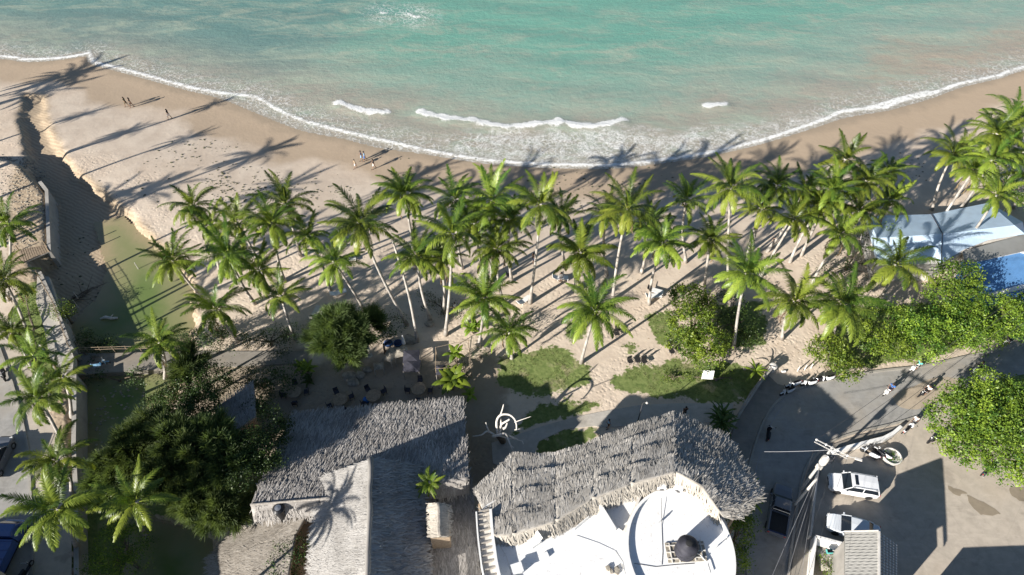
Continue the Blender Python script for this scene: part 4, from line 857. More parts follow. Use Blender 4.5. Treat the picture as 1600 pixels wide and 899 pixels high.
def palm(i, crown, base=None, h=None, s=1.0, label='', zb=None, lean=None, group=PG, dead=False):
    rnd = random.Random(i * 7 + 1)
    if base is not None:
        b = G(base[0], base[1], zb) if zb is not None else g(*base)
        if h is None:
            h = min((( (G(crown[0], crown[1], b.z + q / 4) - Vector((b.x, b.y, b.z + q / 4))).length, q / 4) for q in range(16, 76)))[1]
        top = G(crown[0], crown[1], b.z + h)
    else:
        zz = 0 if zb is None else zb
        top = G(crown[0], crown[1], zz + h)
        lx, ly = lean if lean else (rnd.uniform(-1.2, 1.2), rnd.uniform(-1.6, 0.4))
        b = Vector((top.x - lx, top.y - ly, zz))
        if zb is None: b.z = hz(b)
    t = thing('coconut_palm', label, 'palm tree', b, 0, group)
    T_ = top - b; n = 11; pts = []
    bow = Vector((rnd.uniform(-.5, .5), rnd.uniform(-.5, .5), 0)) + Vector((T_.x, T_.y, 0)) * 0.18
    for k in range(n + 1):
        f = k / n; p = Vector((T_.x * f ** 1.15, T_.y * f ** 1.15, T_.z * f)) + bow * math.sin(math.pi * f) * (0.6 if f < .5 else 0.6); pts.append(p)
    pts[0] = Vector((0, 0, -0.15)); rad = [0.27, 0.20] + [0.165 - 0.05 * k / n for k in range(2, n + 1)]
    pts.append(pts[-1] + (pts[-1] - pts[-2]).normalized() * 0.35); rad.append(0.16); 
    MB().tube(pts, [r * 1.0 for r in rad], 9).build('trunk', M['palm_trunk'], t, smooth_=True)
    c = ob('crown', CROWNS[i % len(CROWNS)], t); c.location = T_ + Vector((0, 0, 0.15)); c.rotation_euler = (rnd.uniform(-.14, .14), rnd.uniform(-.14, .14), rnd.uniform(0, 6.28)); sc_ = s * rnd.uniform(0.82, 1.0) * (0.86 if crown[0] < 100 else 1.0); c.scale = (sc_,) * 3
    nn = ob('coconuts', NUTS, t); nn.location = T_ + Vector((0, 0, 0.05)); nn.rotation_euler = (0, 0, rnd.uniform(0, 6))
    if dead or rnd.random() < 0.45:
        dd = ob('dead_fronds', DEADF[i % 2], t); dd.location = T_ + Vector((0, 0, .1)); dd.rotation_euler = (0, 0, rnd.uniform(0, 6))
    return t
Z = STREET_Z
PALMS = [
 ((15, 352), (12, 470), None, 1.05, 'palm at the left edge whose crown hangs over the rubble terrace', Z),
 ((8, 440), (52, 545), None, 1.05, 'leaning palm with its crown over the wooden bridge, left edge', Z),
 ((-40, 478), (24, 540), None, 1.0, 'palm leaning off the left edge over the brick verge', Z),
 ((302, 325), (345, 425), 9.5, 0.95, 'palm with brown dead fronds hanging, nearest the creek on the open sand', None),
 ((272, 410), (313, 462), 7.0, 0.95, 'short palm standing alone at the east bank of the green creek', None),
 ((372, 352), None, 10.0, 0.95, 'palm behind its neighbours, second crown from the creek in the seaward row', None),
 ((358, 400), (398, 475), 10.5, 1.0, 'palm with a wide crown just east of the lone creek palm', None),
 ((338, 487), None, 6.5, 0.95, 'low palm above the footpath on the creek bank', None),
 ((425, 352), (445, 440), 12.0, 1.05, 'big bushy palm in the left clump, lower of the stacked pair', None),
 ((447, 322), (470, 400), 11.0, 0.9, 'dark palm rising behind the big bushy palm of the left clump', None),
 ((562, 352), (636, 508), None, 0.95, 'palm on a long dark slanting trunk left of the bare white trunk', None),
 ((632, 307), (648, 420), None, 1.0, 'tall palm with its crown out on the open sand, below the group of bathers', None),
 ((711, 315), (722, 420), 12.0, 0.95, 'dark crowned palm at the seaward edge, right of the tall open-sand palm', None),
 ((768, 315), (768, 440), None, 0.95, 'palm with a lit crown in the seaward row, over a darker neighbour', None),
 ((796, 345), None, 11.0, 0.85, 'darker palm half hidden behind the seaward row, centre', None),
 ((523, 412), (572, 492), 8.5, 1.05, 'palm with a broad bright crown above the feathery casuarina', None),
 ((652, 405), (672, 500), None, 1.0, 'palm just right of the bare white trunk', None),
 ((707, 368), (696, 524), None, 1.0, 'tall palm on a pale upright trunk, middle of the clump above the garden', None),
 ((777, 392), (788, 478), None, 0.85, 'small crowned palm on a thin pale trunk in the clearing edge', None),
 ((757, 468), (748, 542), None, 0.95, 'palm with yellowing hanging fronds above the garden fence', None),
 ((440, 466), (462, 530), 6.5, 1.0, 'palm above the shaded hedge by the footpath', None),
 ((796, 522), (800, 560), 4.5, 0.85, 'short stemmed palm on the edge of the big lawn patch', None),
 ((845, 322), (828, 474), None, 0.95, 'palm on a long straight trunk, first of the clearing from the left', None),
 ((907, 397), (900, 458), 7.0, 1.05, 'palm with a wide star-shaped crown in the middle of the clearing', None),
 ((980, 330), (957, 470), None, 1.05, 'tall palm with a large crown right of the star-shaped one', None),
 ((948, 340), (948, 430), 10.0, 0.85, 'darker palm tucked behind the tall clearing palm', None),
 ((1035, 382), (1014, 476), None, 0.95, 'palm whose base stands beside the white lounger', None),
 ((1072, 316), (1072, 410), 10.0, 0.85, 'slim palm with a small deep green crown near the water side', None),
 ((1142, 297), (1137, 460), None, 1.0, 'tall palm on a white trunk, crown nearest the white foam on the right', None),
 ((1110, 378), (1100, 458), None, 0.95, 'palm between the tall white-trunked one and the clearing', None),
 ((1165, 430), (1146, 545), None, 1.0, 'palm on a bright white trunk above the dark shrubs', None),
 ((929, 488), (908, 567), None, 1.0, 'isolated palm growing from the lawn patch in the clearing', None),
 ((1320, 252), (1300, 350), 12.0, 1.0, 'tallest looking palm of the right clump, crown over the beach', None),
 ((1212, 292), None, 11.0, 0.9, 'palm at the left side of the right clump near the sand', None),
 ((1283, 324), (1234, 410), None, 1.0, 'palm with a curved trunk rising from the sand patch in the right clump', None),
 ((1255, 300), None, 10.0, 0.9, 'shaded palm between two bright crowns of the right clump', None),
 ((1387, 270), None, 9.5, 0.8, 'small palm over the beach shade left of the white roof', None),
 ((1390, 315), (1378, 360), 6.5, 0.85, 'short palm standing at the left corner of the white roof', None),
 ((1342, 332), (1330, 400), 9.0, 0.95, 'palm with hanging fronds just left of the white roof', None),
 ((1190, 330), None, 9.0, 0.85, 'palm in the gap between the white-trunked palm and the right clump', None),
 ((1488, 243), (1456, 328), None, 0.95, 'leaning palm with a white trunk, first behind the white roof', None),
 ((1557, 212), (1503, 330), 13.0, 1.05, 'tallest leaning palm behind the white roof, crown at the right top', None),
 ((1548, 252), (1492, 335), 11.5, 0.95, 'thick trunked palm leaning across the corner of the white roof', None),
 ((1556, 308), (1500, 388), 10.5, 0.95, 'palm growing through the white roof and leaning right', None),
 ((1598, 240), (1566, 302), 9.5, 0.95, 'palm at the right edge with a trunk in the green bushes', None),
 ((1612, 280), (1585, 325), 8.5, 0.9, 'rightmost palm, crown cut by the picture edge', None),
 ((1580, 190), None, 12.0, 0.9, 'palm at the top of the right edge group over the sand', None),
 ((1398, 415), (1368, 480), 8.5, 1.1, 'large bright palm below the white roof at the hedge', None),
 ((1240, 474), (1222, 530), 7.5, 1.15, 'large pale palm over the sand by the road bend, left of two', None),
 ((1314, 478), (1300, 535), 7.0, 1.1, 'large pale palm beside the hedge, right of two near the road', None),
 ((55, 560), (80, 640), 8.0, 1.0, 'palm at the corner of the walkway and footpath', Z),
 ((62, 625), (106, 715), 10.0, 1.1, 'big yellow green palm between street and creek, middle of the street row', Z),
 ((92, 722), (112, 775), 8.0, 0.95, 'palm over the street verge above the lowest one', Z),
 ((92, 797), (120, 855), 9.0, 1.15, 'lowest big palm of the street row, over the shaded road', Z),
 ((215, 786), (228, 840), 9.5, 0.78, 'palm among the feathery trees beside the lower pond', 0),
 ((250, 538), (258, 590), 7.0, 0.95, 'palm rising right beside the footpath over the creek', 0),
 ((672, 756), (676, 800), 6.0, 0.42, 'small bright palm poking up between the two thatched roofs', 0),
 ((332, 352), None, 8.5, 0.85, 'dark low palm filling the gap between the two leftmost sand palms', None),
 ((405, 425), None, 8.0, 0.85, 'shaded palm below the big bushy palm of the left clump', None),
 ((482, 372), None, 9.5, 0.85, 'palm at the right side of the left clump, over bare sand', None),
 ((688, 408), None, 9.0, 0.85, 'shaded palm between the bare stem and the pale upright trunk', None),
 ((742, 352), None, 10.5, 0.85, 'dark palm squeezed behind the pale upright trunk crown', None),
 ((1240, 345), None, 9.0, 0.95, 'palm low in the right clump above the sand patch', None),
 ((1300, 298), None, 11.0, 0.95, 'palm just below the tallest crown of the right clump', None),
 ((1352, 285), None, 10.5, 0.9, 'palm at the right flank of the tallest crown, over the beach shade', None),
 ((1312, 368), None, 8.0, 0.95, 'low palm above the thin dark shrub in the right clump', None),
 ((1010, 352), None, 8.5, 0.8, 'shaded palm between the tall clearing palm and the lounger palm', None),
 ((876, 338), None, 9.0, 0.75, 'small dark palm right of the long straight trunk', None),
 ((1520, 268), None, 9.0, 0.9, 'shaded palm between the leaning white trunks', None),
 ((100, 592), (112, 650), 6.5, 0.85, 'darker palm squeezed against the corner of walkway and creek wall', Z),
 ((22, 520), (50, 575), 5.0, 0.8, 'low palm over the brick verge at the left edge', Z),
]
for i, (c_, b_, h_, s_, lb, zb_) in enumerate(PALMS):
    palm(i, c_, b_, h_, s_, lb, zb_)
# palms standing just left of the picture; only their long shadows reach it
for i, (x, y, h_) in enumerate([(325, 162, 11), (210, 205, 11), (300, 214, 11.5), (140, 178, 10.5), (95, 118, 9), (60, 145, 10), (400, 240, 12.5), (250, 300, 11), (180, 315, 10)]):
    p = G(x, y, -1.0); L = (h_ + 1.0) / math.tan(R(SUN_EL)); q = Vector((p.x - math.sin(R(SUN_AZ)) * L, p.y - math.cos(R(SUN_AZ)) * L, 0))
    if P_in(q, h_): continue
    t_px = q
    t = thing('coconut_palm', 'palm on the terrace left of the picture, number %s from the sea' % ('one two three four five six seven eight nine'.split()[i]), 'palm tree', (q.x, q.y, STREET_Z), 0, PG)
    MB().tube([(0, 0, 0), (0.2, 0.1, h_ * .5), (0, 0, h_ - STREET_Z)], [.26, .16, .12], 8).build('trunk', M['palm_trunk'], t)
    c = ob('crown', CROWNS[i % 15], t); c.location = (0, 0, h_ - STREET_Z - .4); c.rotation_euler = (0, 0, i); k_ = (.34, .4, .45, .36, .95, .95, .75, .9, .9)[i]; c.scale = (k_, k_, max(.5, k_))

t = thing('coconut_palm', 'palm standing just below the picture, it throws a crown shadow on the pale thatch', 'palm tree', (-28.0, 12.6, 0), 0, PG); MB().tube([(0, 0, 0), (.2, 0, 6), (0, 0, 12.8)], [.26, .16, .12], 8).build('trunk', M['palm_trunk'], t); c = ob('crown', CROWNS[3], t); c.location = (0, 0, 12.9); c.scale = (.8,) * 3
# bare trunk
b = g(652, 534); top = G(613, 375, 12.5); T_ = top - b
t = thing('palm_stem', 'bare white palm stem without any crown, leaning left', 'palm tree', b); MB().tube([Vector((0, 0, -.1))] + [T_ * (k / 10) + Vector((0.35, -.2, 0)) * math.sin(math.pi * k / 10) for k in range(1, 11)], [.24, .17] + [.15 - .006 * k for k in range(9)], 9).build('trunk', M['palm_trunk'], t, smooth_=True)

# ================================================================= LEAFY TREES
def leaf_cloud(name, lobes, n_per_m2, size, mat, seed, parent=None, flat=0.35, sigma=0.27, aspect=0.6):
    """lobes: (x, y, z, rx, ry, rz). leaves gather in small tufts over and inside each lobe"""
    rs = np.random.RandomState(seed); C_, Nn, Vv = [], [], []
    for (x, y, z, rx, ry, rz_) in lobes:
        area = 4 * math.pi * ((rx * ry) ** 1.6 / 3 + (rx * rz_) ** 1.6 / 3 + (ry * rz_) ** 1.6 / 3) ** (1 / 1.6) if True else 0
        K = max(6, int(area * 1.15)); dd = rs.randn(K, 3); dd[:, 2] = np.abs(dd[:, 2]) * 0.9 - 0.25; dd /= np.linalg.norm(dd, axis=1)[:, None]
        rr = 0.62 + 0.46 * rs.rand(K) ** 0.7; tc = dd * rr[:, None] * [rx, ry, rz_] + [x, y, z]; tone = np.clip(0.35 + 0.34 * rs.randn(K) + 0.5 * (rr - .85), 0, 1)  # deeper tufts get a darker tone, painting in the shade inside the crown
        per = max(4, int(area * n_per_m2 / K)); idx = np.repeat(np.arange(K), per); N = len(idx); s_ = sigma * (0.7 + 0.8 * rs.rand(K))[idx]
        p = tc[idx] + rs.randn(N, 3) * s_[:, None] * [1, 1, 0.7]; nr = dd[idx] * 0.5 + rs.randn(N, 3) * 0.75 + [0, 0, flat * 2]
        C_.append(p); Nn.append(nr); Vv.append(np.clip(tone[idx] + rs.randn(N) * 0.16, 0, 1))
    P_ = np.concatenate(C_); N_ = np.concatenate(Nn); V_ = np.concatenate(Vv); n = len(P_); N_ /= np.linalg.norm(N_, axis=1)[:, None]
    a = np.cross(N_, rs.randn(n, 3)); a /= np.linalg.norm(a, axis=1)[:, None]; b_ = np.cross(N_, a); s_ = (size * (0.45 + 0.9 * rs.rand(n) ** 1.5))[:, None]
    Q = np.stack([P_ - a * s_ * .5, P_ + b_ * s_ * aspect * .5, P_ + a * s_ * .5, P_ - b_ * s_ * aspect * .5], 1).reshape(-1, 3)
    me = np_mesh(name, Q, np.arange(4 * n).reshape(n, 4), mat, V_); return ob(name, me, parent)
def needle_cloud(name, lobes, dens, mat, seed, parent=None, ln=0.75, wd=0.035):
    """feathery sprays: each twig carries drooping fine needles that sweep outward"""
    rs = np.random.RandomState(seed); C_, D_, Vv = [], [], []
    for (x, y, z, rx, ry, rz_) in lobes:
        area = (rx + ry) * rz_ * 4.5; K = int(area * 1.3); dd = rs.randn(K, 3); dd[:, 2] = np.abs(dd[:, 2]) - 0.3; dd /= np.linalg.norm(dd, axis=1)[:, None]
        rr = 0.35 + 0.65 * rs.rand(K) ** 0.5; tc = dd * rr[:, None] * [rx, ry, rz_] + [x, y, z]; tone = np.clip(.4 + .25 * rs.randn(K), 0, 1)
        per = max(5, int(dens * area / K)); idx = np.repeat(np.arange(K), per); N = len(idx); along = rs.rand(N)[:, None]
        ax = dd[idx] * [1, 1, .5] + [0, 0, .12]; p = tc[idx] + ax * (along - .6) * 1.0 + rs.randn(N, 3) * 0.10
        d = ax * 0.9 + rs.randn(N, 3) * 0.38 + [0, 0, 0.10]; C_.append(p); D_.append(d); Vv.append(np.clip(tone[idx] + .15 * rs.randn(N), 0, 1))
    P_ = np.concatenate(C_); D = np.concatenate(D_); D /= np.linalg.norm(D, axis=1)[:, None]; n = len(P_)
    s_ = np.cross(D, rs.randn(n, 3)); s_ /= np.linalg.norm(s_, axis=1)[:, None]; L = (ln * (0.5 + rs.rand(n)))[:, None]; w_ = wd
    Q = np.stack([P_ - s_ * w_, P_ + s_ * w_, P_ + D * L + s_ * w_ * .3, P_ + D * L - s_ * w_ * .3], 1).reshape(-1, 3)
    return ob(name, np_mesh(name, Q, np.arange(4 * n).reshape(n, 4), mat, np.concatenate(Vv)), parent)
def trunk_with_limbs(base, lobes, parent, r=0.2, mat='bark'):
    m = MB(); zf = min(l[2] for l in lobes) * 0.55
    cx = sum(l[0] for l in lobes) / len(lobes) * .3; cy = sum(l[1] for l in lobes) / len(lobes) * .3; fork = Vector((cx, cy, zf)); m.tube([(0, 0, -.2), (cx * .4, cy * .4, zf * .5), fork], [r, r * .8, r * .7], 8)
    for l in lobes:
        e = Vector((l[0], l[1], l[2] + l[5] * .4)); md = fork.lerp(e, .5) + Vector((0, 0, .2)); m.tube([fork, md, e], [r * .5, r * .32, r * .1], 6)
        for k in range(3):
            a = random.uniform(0, 6.28); q = e + Vector((math.cos(a) * l[3] * .7, math.sin(a) * l[4] * .7, l[5] * .1)); m.tube([md.lerp(e, .4), q], [r * .22, r * .06], 5)
    return m.build('trunk', M[mat], parent)
def leafy_tree(name, label, cat, lobes_px, mat, dens, size, seed, kind='broad', group=None, zb=None, base=None, sigma=0.27, r=0.18, ln=.75):
    """lobes_px: (px, py, z_centre, radius_m, height_radius_m)"""
    W = [(G(a, b, c), d, e) for a, b, c, d, e in lobes_px]
    cx = sum(w_[0].x for w_ in W) / len(W); cy = sum(w_[0].y for w_ in W) / len(W)
    B = Vector((cx, cy, 0)) if base is None else G(base[0], base[1], zb or 0)
    B.z = zb if zb is not None else hz(B)
    t = thing(name, label, cat, B, 0, group)
    lob = [(w_[0].x - B.x, w_[0].y - B.y, w_[0].z - B.z, d, d * .95, e) for w_, (_, d, e) in [((w2[0],), (0, w2[1], w2[2])) for w2 in W]]
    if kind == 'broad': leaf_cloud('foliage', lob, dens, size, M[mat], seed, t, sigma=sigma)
    else: needle_cloud('foliage', lob, dens, M[mat], seed, t, ln=ln)
    random.seed(seed); trunk_with_limbs(B, lob, t, r); return t
leafy_tree('broadleaf_tree', 'dense bright green tree standing alone in the sand, right of the clearing', 'tree', [(1075, 470, 3.6, 2.0, 1.5), (1085, 505, 3.4, 2.4, 1.8), (1100, 535, 2.8, 2.3, 1.6), (1068, 535, 2.6, 1.8, 1.4), (1105, 560, 2.0, 1.5, 1.2), (1090, 480, 3.6, 1.7, 1.3)], 'broad', 74, 0.23, 101, r=.2)
leafy_tree('shrub', 'dark leaved shrub behind the bright tree, at the foot of a white palm trunk', 'shrub', [(1140, 478, 1.8, 1.9, 1.3), (1160, 505, 1.6, 1.9, 1.2), (1135, 510, 1.5, 1.7, 1.2), (1168, 530, 1.2, 1.4, 1.0)], 'dark_leaf', 34, 0.2, 102)
leafy_tree('shrub', 'small light green shrub at the sandy edge right of the dark shrub', 'shrub', [(1172, 526, .9, 1.0, .8)], 'broad', 40, 0.16, 103)
HG = 'trees in the green belt above the road'
belt = [([(1300, 552, 2.2, 2.0, 1.5), (1322, 575, 1.8, 1.6, 1.2), (1285, 545, 1.8, 1.5, 1.2)], 'light green tree at the left end of the belt, hanging over the kerb'),
        ([(1385, 500, 3.0, 2.4, 1.8), (1370, 530, 2.8, 2.2, 1.6), (1400, 540, 2.4, 2.0, 1.4)], 'round tree of the belt just below the big bright palm'),
        ([(1430, 505, 3.4, 2.4, 1.8), (1440, 535, 2.8, 2.2, 1.6), (1460, 515, 3.0, 2.0, 1.6)], 'tree in the middle of the belt over the roadside wall'),
        ([(1495, 435, 4.2, 2.2, 2.0), (1480, 465, 3.8, 2.2, 1.8), (1510, 460, 4.0, 1.9, 1.6)], 'taller tree of the belt growing against the blue roof'),
        ([(1500, 500, 3.0, 2.3, 1.7), (1520, 520, 2.6, 2.2, 1.5), (1485, 520, 2.4, 1.8, 1.3)], 'bright tree of the belt nearest the road, right half'),
        ([(1560, 490, 3.2, 2.3, 1.8), (1590, 500, 3.2, 2.2, 1.7), (1550, 515, 2.6, 1.8, 1.4), (1610, 480, 3.4, 2, 1.6)], 'yellow green tree at the right end of the belt')]
for k, (lb_, txt) in enumerate(belt): leafy_tree('broadleaf_tree', txt, 'tree', lb_, 'broad', 58, 0.24, 110 + k, group=HG)
leafy_tree('shrub', 'thin dark shrub in the shade between the large palms', 'shrub', [(1320, 400, 1.4, 2.0, 1.1), (1345, 430, 1.3, 2.0, 1.0), (1295, 430, 1.0, 1.5, .8), (1350, 380, 1.8, 1.8, 1.2)], 'dark_leaf', 20, 0.2, 120)
leafy_tree('shrub', 'bushy green thicket below the leaning white trunks, right edge', 'shrub', [(1560, 285, 2.4, 2.3, 1.6), (1590, 300, 2.2, 2.2, 1.4), (1585, 265, 2.2, 2.0, 1.4), (1610, 320, 2.0, 1.8, 1.2)], 'broad', 30, 0.22, 121)
leafy_tree('shrub', 'pale leaved bush growing at the left end of the white roof', 'shrub', [(1385, 362, 3.6, 1.3, 1.0), (1395, 385, 3.0, 1.2, 1.0)], 'broad', 26, 0.2, 122)
leafy_tree('broadleaf_tree', 'large round dense tree beside the road at the right edge', 'tree', [(1530, 640, 5.2, 3.0, 2.0), (1495, 655, 4.6, 2.6, 1.7), (1570, 650, 5.0, 3.0, 2.0), (1550, 690, 4.2, 2.8, 1.8), (1510, 690, 3.8, 2.3, 1.5), (1590, 690, 4.0, 2.6, 1.7), (1555, 612, 5.4, 2.4, 1.6), (1575, 725, 3.0, 2.0, 1.3), (1610, 630, 5, 2.6, 1.7)], 'broad', 66, 0.24, 130, r=.34)
leafy_tree('casuarina_tree', 'feathery pine-like tree beside the shaded garden seats', 'tree', [(528, 508, 4.4, 1.6, 1.6), (522, 535, 3.6, 1.6, 1.4), (545, 552, 2.8, 1.5, 1.2), (556, 520, 3.6, 1.5, 1.3), (504, 528, 3.4, 1.0, 1.0), (575, 505, 2.6, 1.1, .9)], 'needle', 560, 0, 140, kind='needle', r=.2, ln=.85)
leafy_tree('shrub', 'low dark bush joined to the right side of the feathery tree', 'shrub', [(580, 495, 1.5, 1.6, 1.0), (610, 508, 1.2, 1.7, .9), (590, 520, 1.2, 1.4, .8)], 'dark_leaf', 34, 0.17, 141)
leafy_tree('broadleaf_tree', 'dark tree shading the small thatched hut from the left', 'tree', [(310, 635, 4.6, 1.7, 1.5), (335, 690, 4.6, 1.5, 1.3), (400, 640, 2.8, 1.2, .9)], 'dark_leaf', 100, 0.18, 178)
CGp = 'feathery trees round the lower pond'
cas = [([(215, 705, 6.0, 2.0, 1.8), (240, 680, 6.0, 1.8, 1.7), (190, 728, 5.4, 1.7, 1.6)], 'feathery tree leaning over the lower pond, nearest the street'),
       ([(275, 690, 6.8, 2.0, 1.9), (300, 710, 6.6, 2.0, 1.8), (255, 735, 6.2, 1.8, 1.6)], 'feathery tree in the middle of the dark grove'),
       ([(330, 690, 6.4, 2.0, 1.8), (360, 720, 6.0, 1.9, 1.7), (335, 745, 5.6, 1.7, 1.5)], 'feathery tree closest to the long thatched hall'),
       ([(305, 775, 5.0, 1.9, 1.6), (340, 790, 4.6, 1.8, 1.4), (280, 765, 5.2, 1.6, 1.4), (362, 800, 4.0, 1.3, 1.1)], 'grey green feathery tree above the pond wall'),
       ([(160, 745, 4.6, 1.3, 1.3), (172, 765, 4.4, 1.2, 1.2)], 'thin feathery tree between the two lowest street palms and the pond'),
       ([(290, 578, 4.4, 1.0, 1.1), (300, 562, 4.0, .9, .9)], 'feathery tree growing over the footpath')]
for k, (lb_, txt) in enumerate(cas): leafy_tree('casuarina_tree', txt, 'tree', lb_, 'needle', 430, 0, 150 + k, kind='needle', r=.2, group=CGp)
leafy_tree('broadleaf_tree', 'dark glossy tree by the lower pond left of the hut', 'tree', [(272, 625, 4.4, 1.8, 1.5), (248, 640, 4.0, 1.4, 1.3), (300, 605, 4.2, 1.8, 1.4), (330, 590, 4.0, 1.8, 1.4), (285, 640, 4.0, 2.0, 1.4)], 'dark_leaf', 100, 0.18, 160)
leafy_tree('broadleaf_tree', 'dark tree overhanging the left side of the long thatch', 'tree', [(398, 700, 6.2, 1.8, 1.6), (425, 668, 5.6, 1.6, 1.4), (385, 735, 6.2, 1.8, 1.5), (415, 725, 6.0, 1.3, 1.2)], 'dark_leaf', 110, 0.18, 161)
leafy_tree('shrub', 'leafy bush at the bottom left with bright tips', 'shrub', [(180, 860, 3.4, 1.9, 1.5), (160, 885, 3.2, 1.7, 1.3), (205, 850, 3.2, 1.5, 1.2), (190, 895, 3.2, 1.9, 1.3), (195, 820, 3.4, 1.3, 1.1)], 'broad', 55, 0.15, 162)
leafy_tree('shrub', 'round bright bush on the creek wall beside the walkway', 'shrub', [(96, 486, 1.4, 1.4, 1.0), (104, 490, 1.2, 1.0, .8)], 'broad', 60, 0.16, 163, zb=-.6)
leafy_tree('shrub', 'green scrub under the palms between walkway and street', 'shrub', [(45, 490, 2.1, 1.3, .6), (55, 530, 2.1, 1.2, .6), (62, 560, 2.1, 1.0, .5), (40, 460, 2.1, 1.1, .5)], 'broad', 36, 0.18, 164, zb=STREET_Z)
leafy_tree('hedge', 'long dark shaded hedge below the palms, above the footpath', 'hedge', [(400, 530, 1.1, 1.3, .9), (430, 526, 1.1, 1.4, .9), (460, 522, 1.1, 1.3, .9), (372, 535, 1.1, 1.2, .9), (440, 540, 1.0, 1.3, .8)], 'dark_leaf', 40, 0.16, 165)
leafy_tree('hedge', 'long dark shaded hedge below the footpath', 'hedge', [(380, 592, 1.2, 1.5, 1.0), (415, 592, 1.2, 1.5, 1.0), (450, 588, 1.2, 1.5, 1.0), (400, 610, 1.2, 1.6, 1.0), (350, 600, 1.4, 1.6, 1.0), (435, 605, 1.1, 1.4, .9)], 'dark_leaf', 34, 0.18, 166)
leafy_tree('shrub', 'dark bush between the pale thatch roof and the gabled house', 'shrub', [(450, 880, 3.4, 1.5, 1.4), (470, 860, 3.2, 1.2, 1.2), (440, 905, 3.2, 1.4, 1.2)], 'dark_leaf', 40, 0.16, 167)
leafy_tree('shrub', 'bush at the bottom right corner of the low thatched house pond', 'shrub', [(345, 770, 2.6, 1.3, 1.1), (370, 790, 2.4, 1.2, 1.0)], 'needle', 40, 0.14, 168)
leafy_tree('shrub', 'low bush beside the short palm on the lawn edge', 'shrub', [(812, 515, .9, 1.3, .8), (820, 500, .8, 1.0, .6)], 'dark_leaf', 40, 0.16, 169)
leafy_tree('shrub', 'dark low bush along the tall trunks in the garden', 'shrub', [(665, 470, .8, 1.3, .7), (690, 480, .7, 1.2, .6), (720, 485, .7, 1.4, .6)], 'dark_leaf', 36, 0.15, 170)
leafy_tree('shrub', 'narrow green vine strip climbing the right wall of the round building', 'shrub', [(1152, 800, 4.5, 1.0, 1.6), (1156, 835, 3.8, 1.0, 1.4), (1154, 870, 3.2, 1.0, 1.4), (1162, 815, 4.2, .8, 1.0)], 'broad', 44, 0.2, 171)
leafy_tree('shrub', 'low green plants filling the small walled yard', 'shrub', [(1290, 885, .7, 1.0, .6), (1305, 895, .7, .9, .5), (1282, 870, .6, .5, .5)], 'broad', 50, 0.14, 172)
leafy_tree('shrub', 'clipped green border strip left of the white board', 'shrub', [(1038, 589, .35, .6, .35), (1052, 589, .35, .6, .35), (1068, 590, .35, .6, .35)], 'broad', 80, 0.12, 173)
leafy_tree('shrub', 'clipped green border strip right of the white board', 'shrub', [(1085, 591, .3, .5, .3), (1130, 592, .3, .55, .3), (1145, 592, .3, .5, .3)], 'broad', 60, 0.12, 174)
leafy_tree('shrub', 'grassy weed clump at the left end of the rubble behind the long bushes', 'shrub', [(128, 552, .1, .9, .6), (150, 560, .1, .7, .5)], 'dark_leaf', 40, 0.14, 175, zb=-.6)

for k, (a_, tx_) in enumerate((([(148, 538, .0, 1.1, .6), (170, 542, .0, 1.0, .6), (130, 532, .2, 1.0, .7)], 'dark scrub on the creek bank above the footpath, left part'), ([(255, 540, .3, 1.0, .7), (285, 535, .6, 1.3, .9), (305, 530, .7, 1.2, .9)], 'dark scrub on the creek bank above the footpath, right part'), ([(335, 530, .8, 1.4, 1.0), (352, 515, .8, 1.2, .9)], 'mid green scrub below the low palm on the creek bank'), ([(215, 590, .3, 1.0, .5), (150, 590, .0, .7, .4)], 'weeds hanging over the lower side of the footpath'))): leafy_tree('shrub', tx_, 'shrub', a_, 'dark_leaf', 70, .16, 180 + k)
# small rosette plants: banana and areca like
def rosette(name, px, h_, L0, nf, label, seed, stems=1, mat='broad', zb=None, wide=.16):
    rs = random.Random(seed); b = g(*px) if zb is None else G(px[0], px[1], zb); t = thing(name, label, 'plant', b); V, Fq, vv = [], [], []; 
    m = MB()
    for s in range(stems):
        a0 = rs.uniform(0, 6.28); r0 = 0 if stems == 1 else rs.uniform(.2, .7); bx, by = r0 * math.cos(a0), r0 * math.sin(a0); hh_ = h_ * rs.uniform(.7, 1)
        m.tube([(bx * .4, by * .4, -.05), (bx, by, hh_)], [.07, .05], 6)
        for k in range(nf):
            az = k * 2.4 + rs.uniform(-.3, .3); e0 = R(75 - 75 * k / nf); L = L0 * rs.uniform(.75, 1.1); p = Vector((bx, by, hh_)); prev = None; tone = rs.uniform(.3, 1)
            for q in range(7):
                f = q / 6; el = e0 - 1.35 * f ** 1.3; d = Vector((math.cos(el) * math.cos(az), math.cos(el) * math.sin(az), math.sin(el))); sd = Vector((-math.sin(az), math.cos(az), 0)); w_ = wide * L0 * math.sin(math.pi * min(1, .12 + .86 * f)) ** .7
                row = [p - sd * w_ + Vector((0, 0, -.25 * w_)), p, p + sd * w_ + Vector((0, 0, -.25 * w_))]; n0 = len(V); V += [tuple(x) for x in row]
                if prev is not None:
                    for j in (0, 1): Fq.append((prev + j, prev + j + 1, n0 + j + 1, n0 + j)); vv.append(min(1, max(0, tone + rs.uniform(-.15, .15))))
                prev = n0; p = p + d * L / 6
    m.build('stem', M['bark'], t); ob('leaves', np_mesh('leaves', V, Fq, M[mat], vv), t); return t
rosette('banana_plant', (706, 612), 1.8, 1.9, 9, 'broad leaved banana clump at the top right corner of the long thatch', 1, 3)
rosette('banana_plant', (735, 622), .6, 1.1, 8, 'small star shaped plant at the thatch corner', 2, 1)
rosette('banana_plant', (714, 570), 1.6, 1.2, 8, 'leafy plant inside the wooden pole frame', 3, 2)
rosette('yard_palm', (1176, 590), 1.6, 1.5, 14, 'small round palm at the corner of the lawn and pavement', 4, 1, wide=.07)
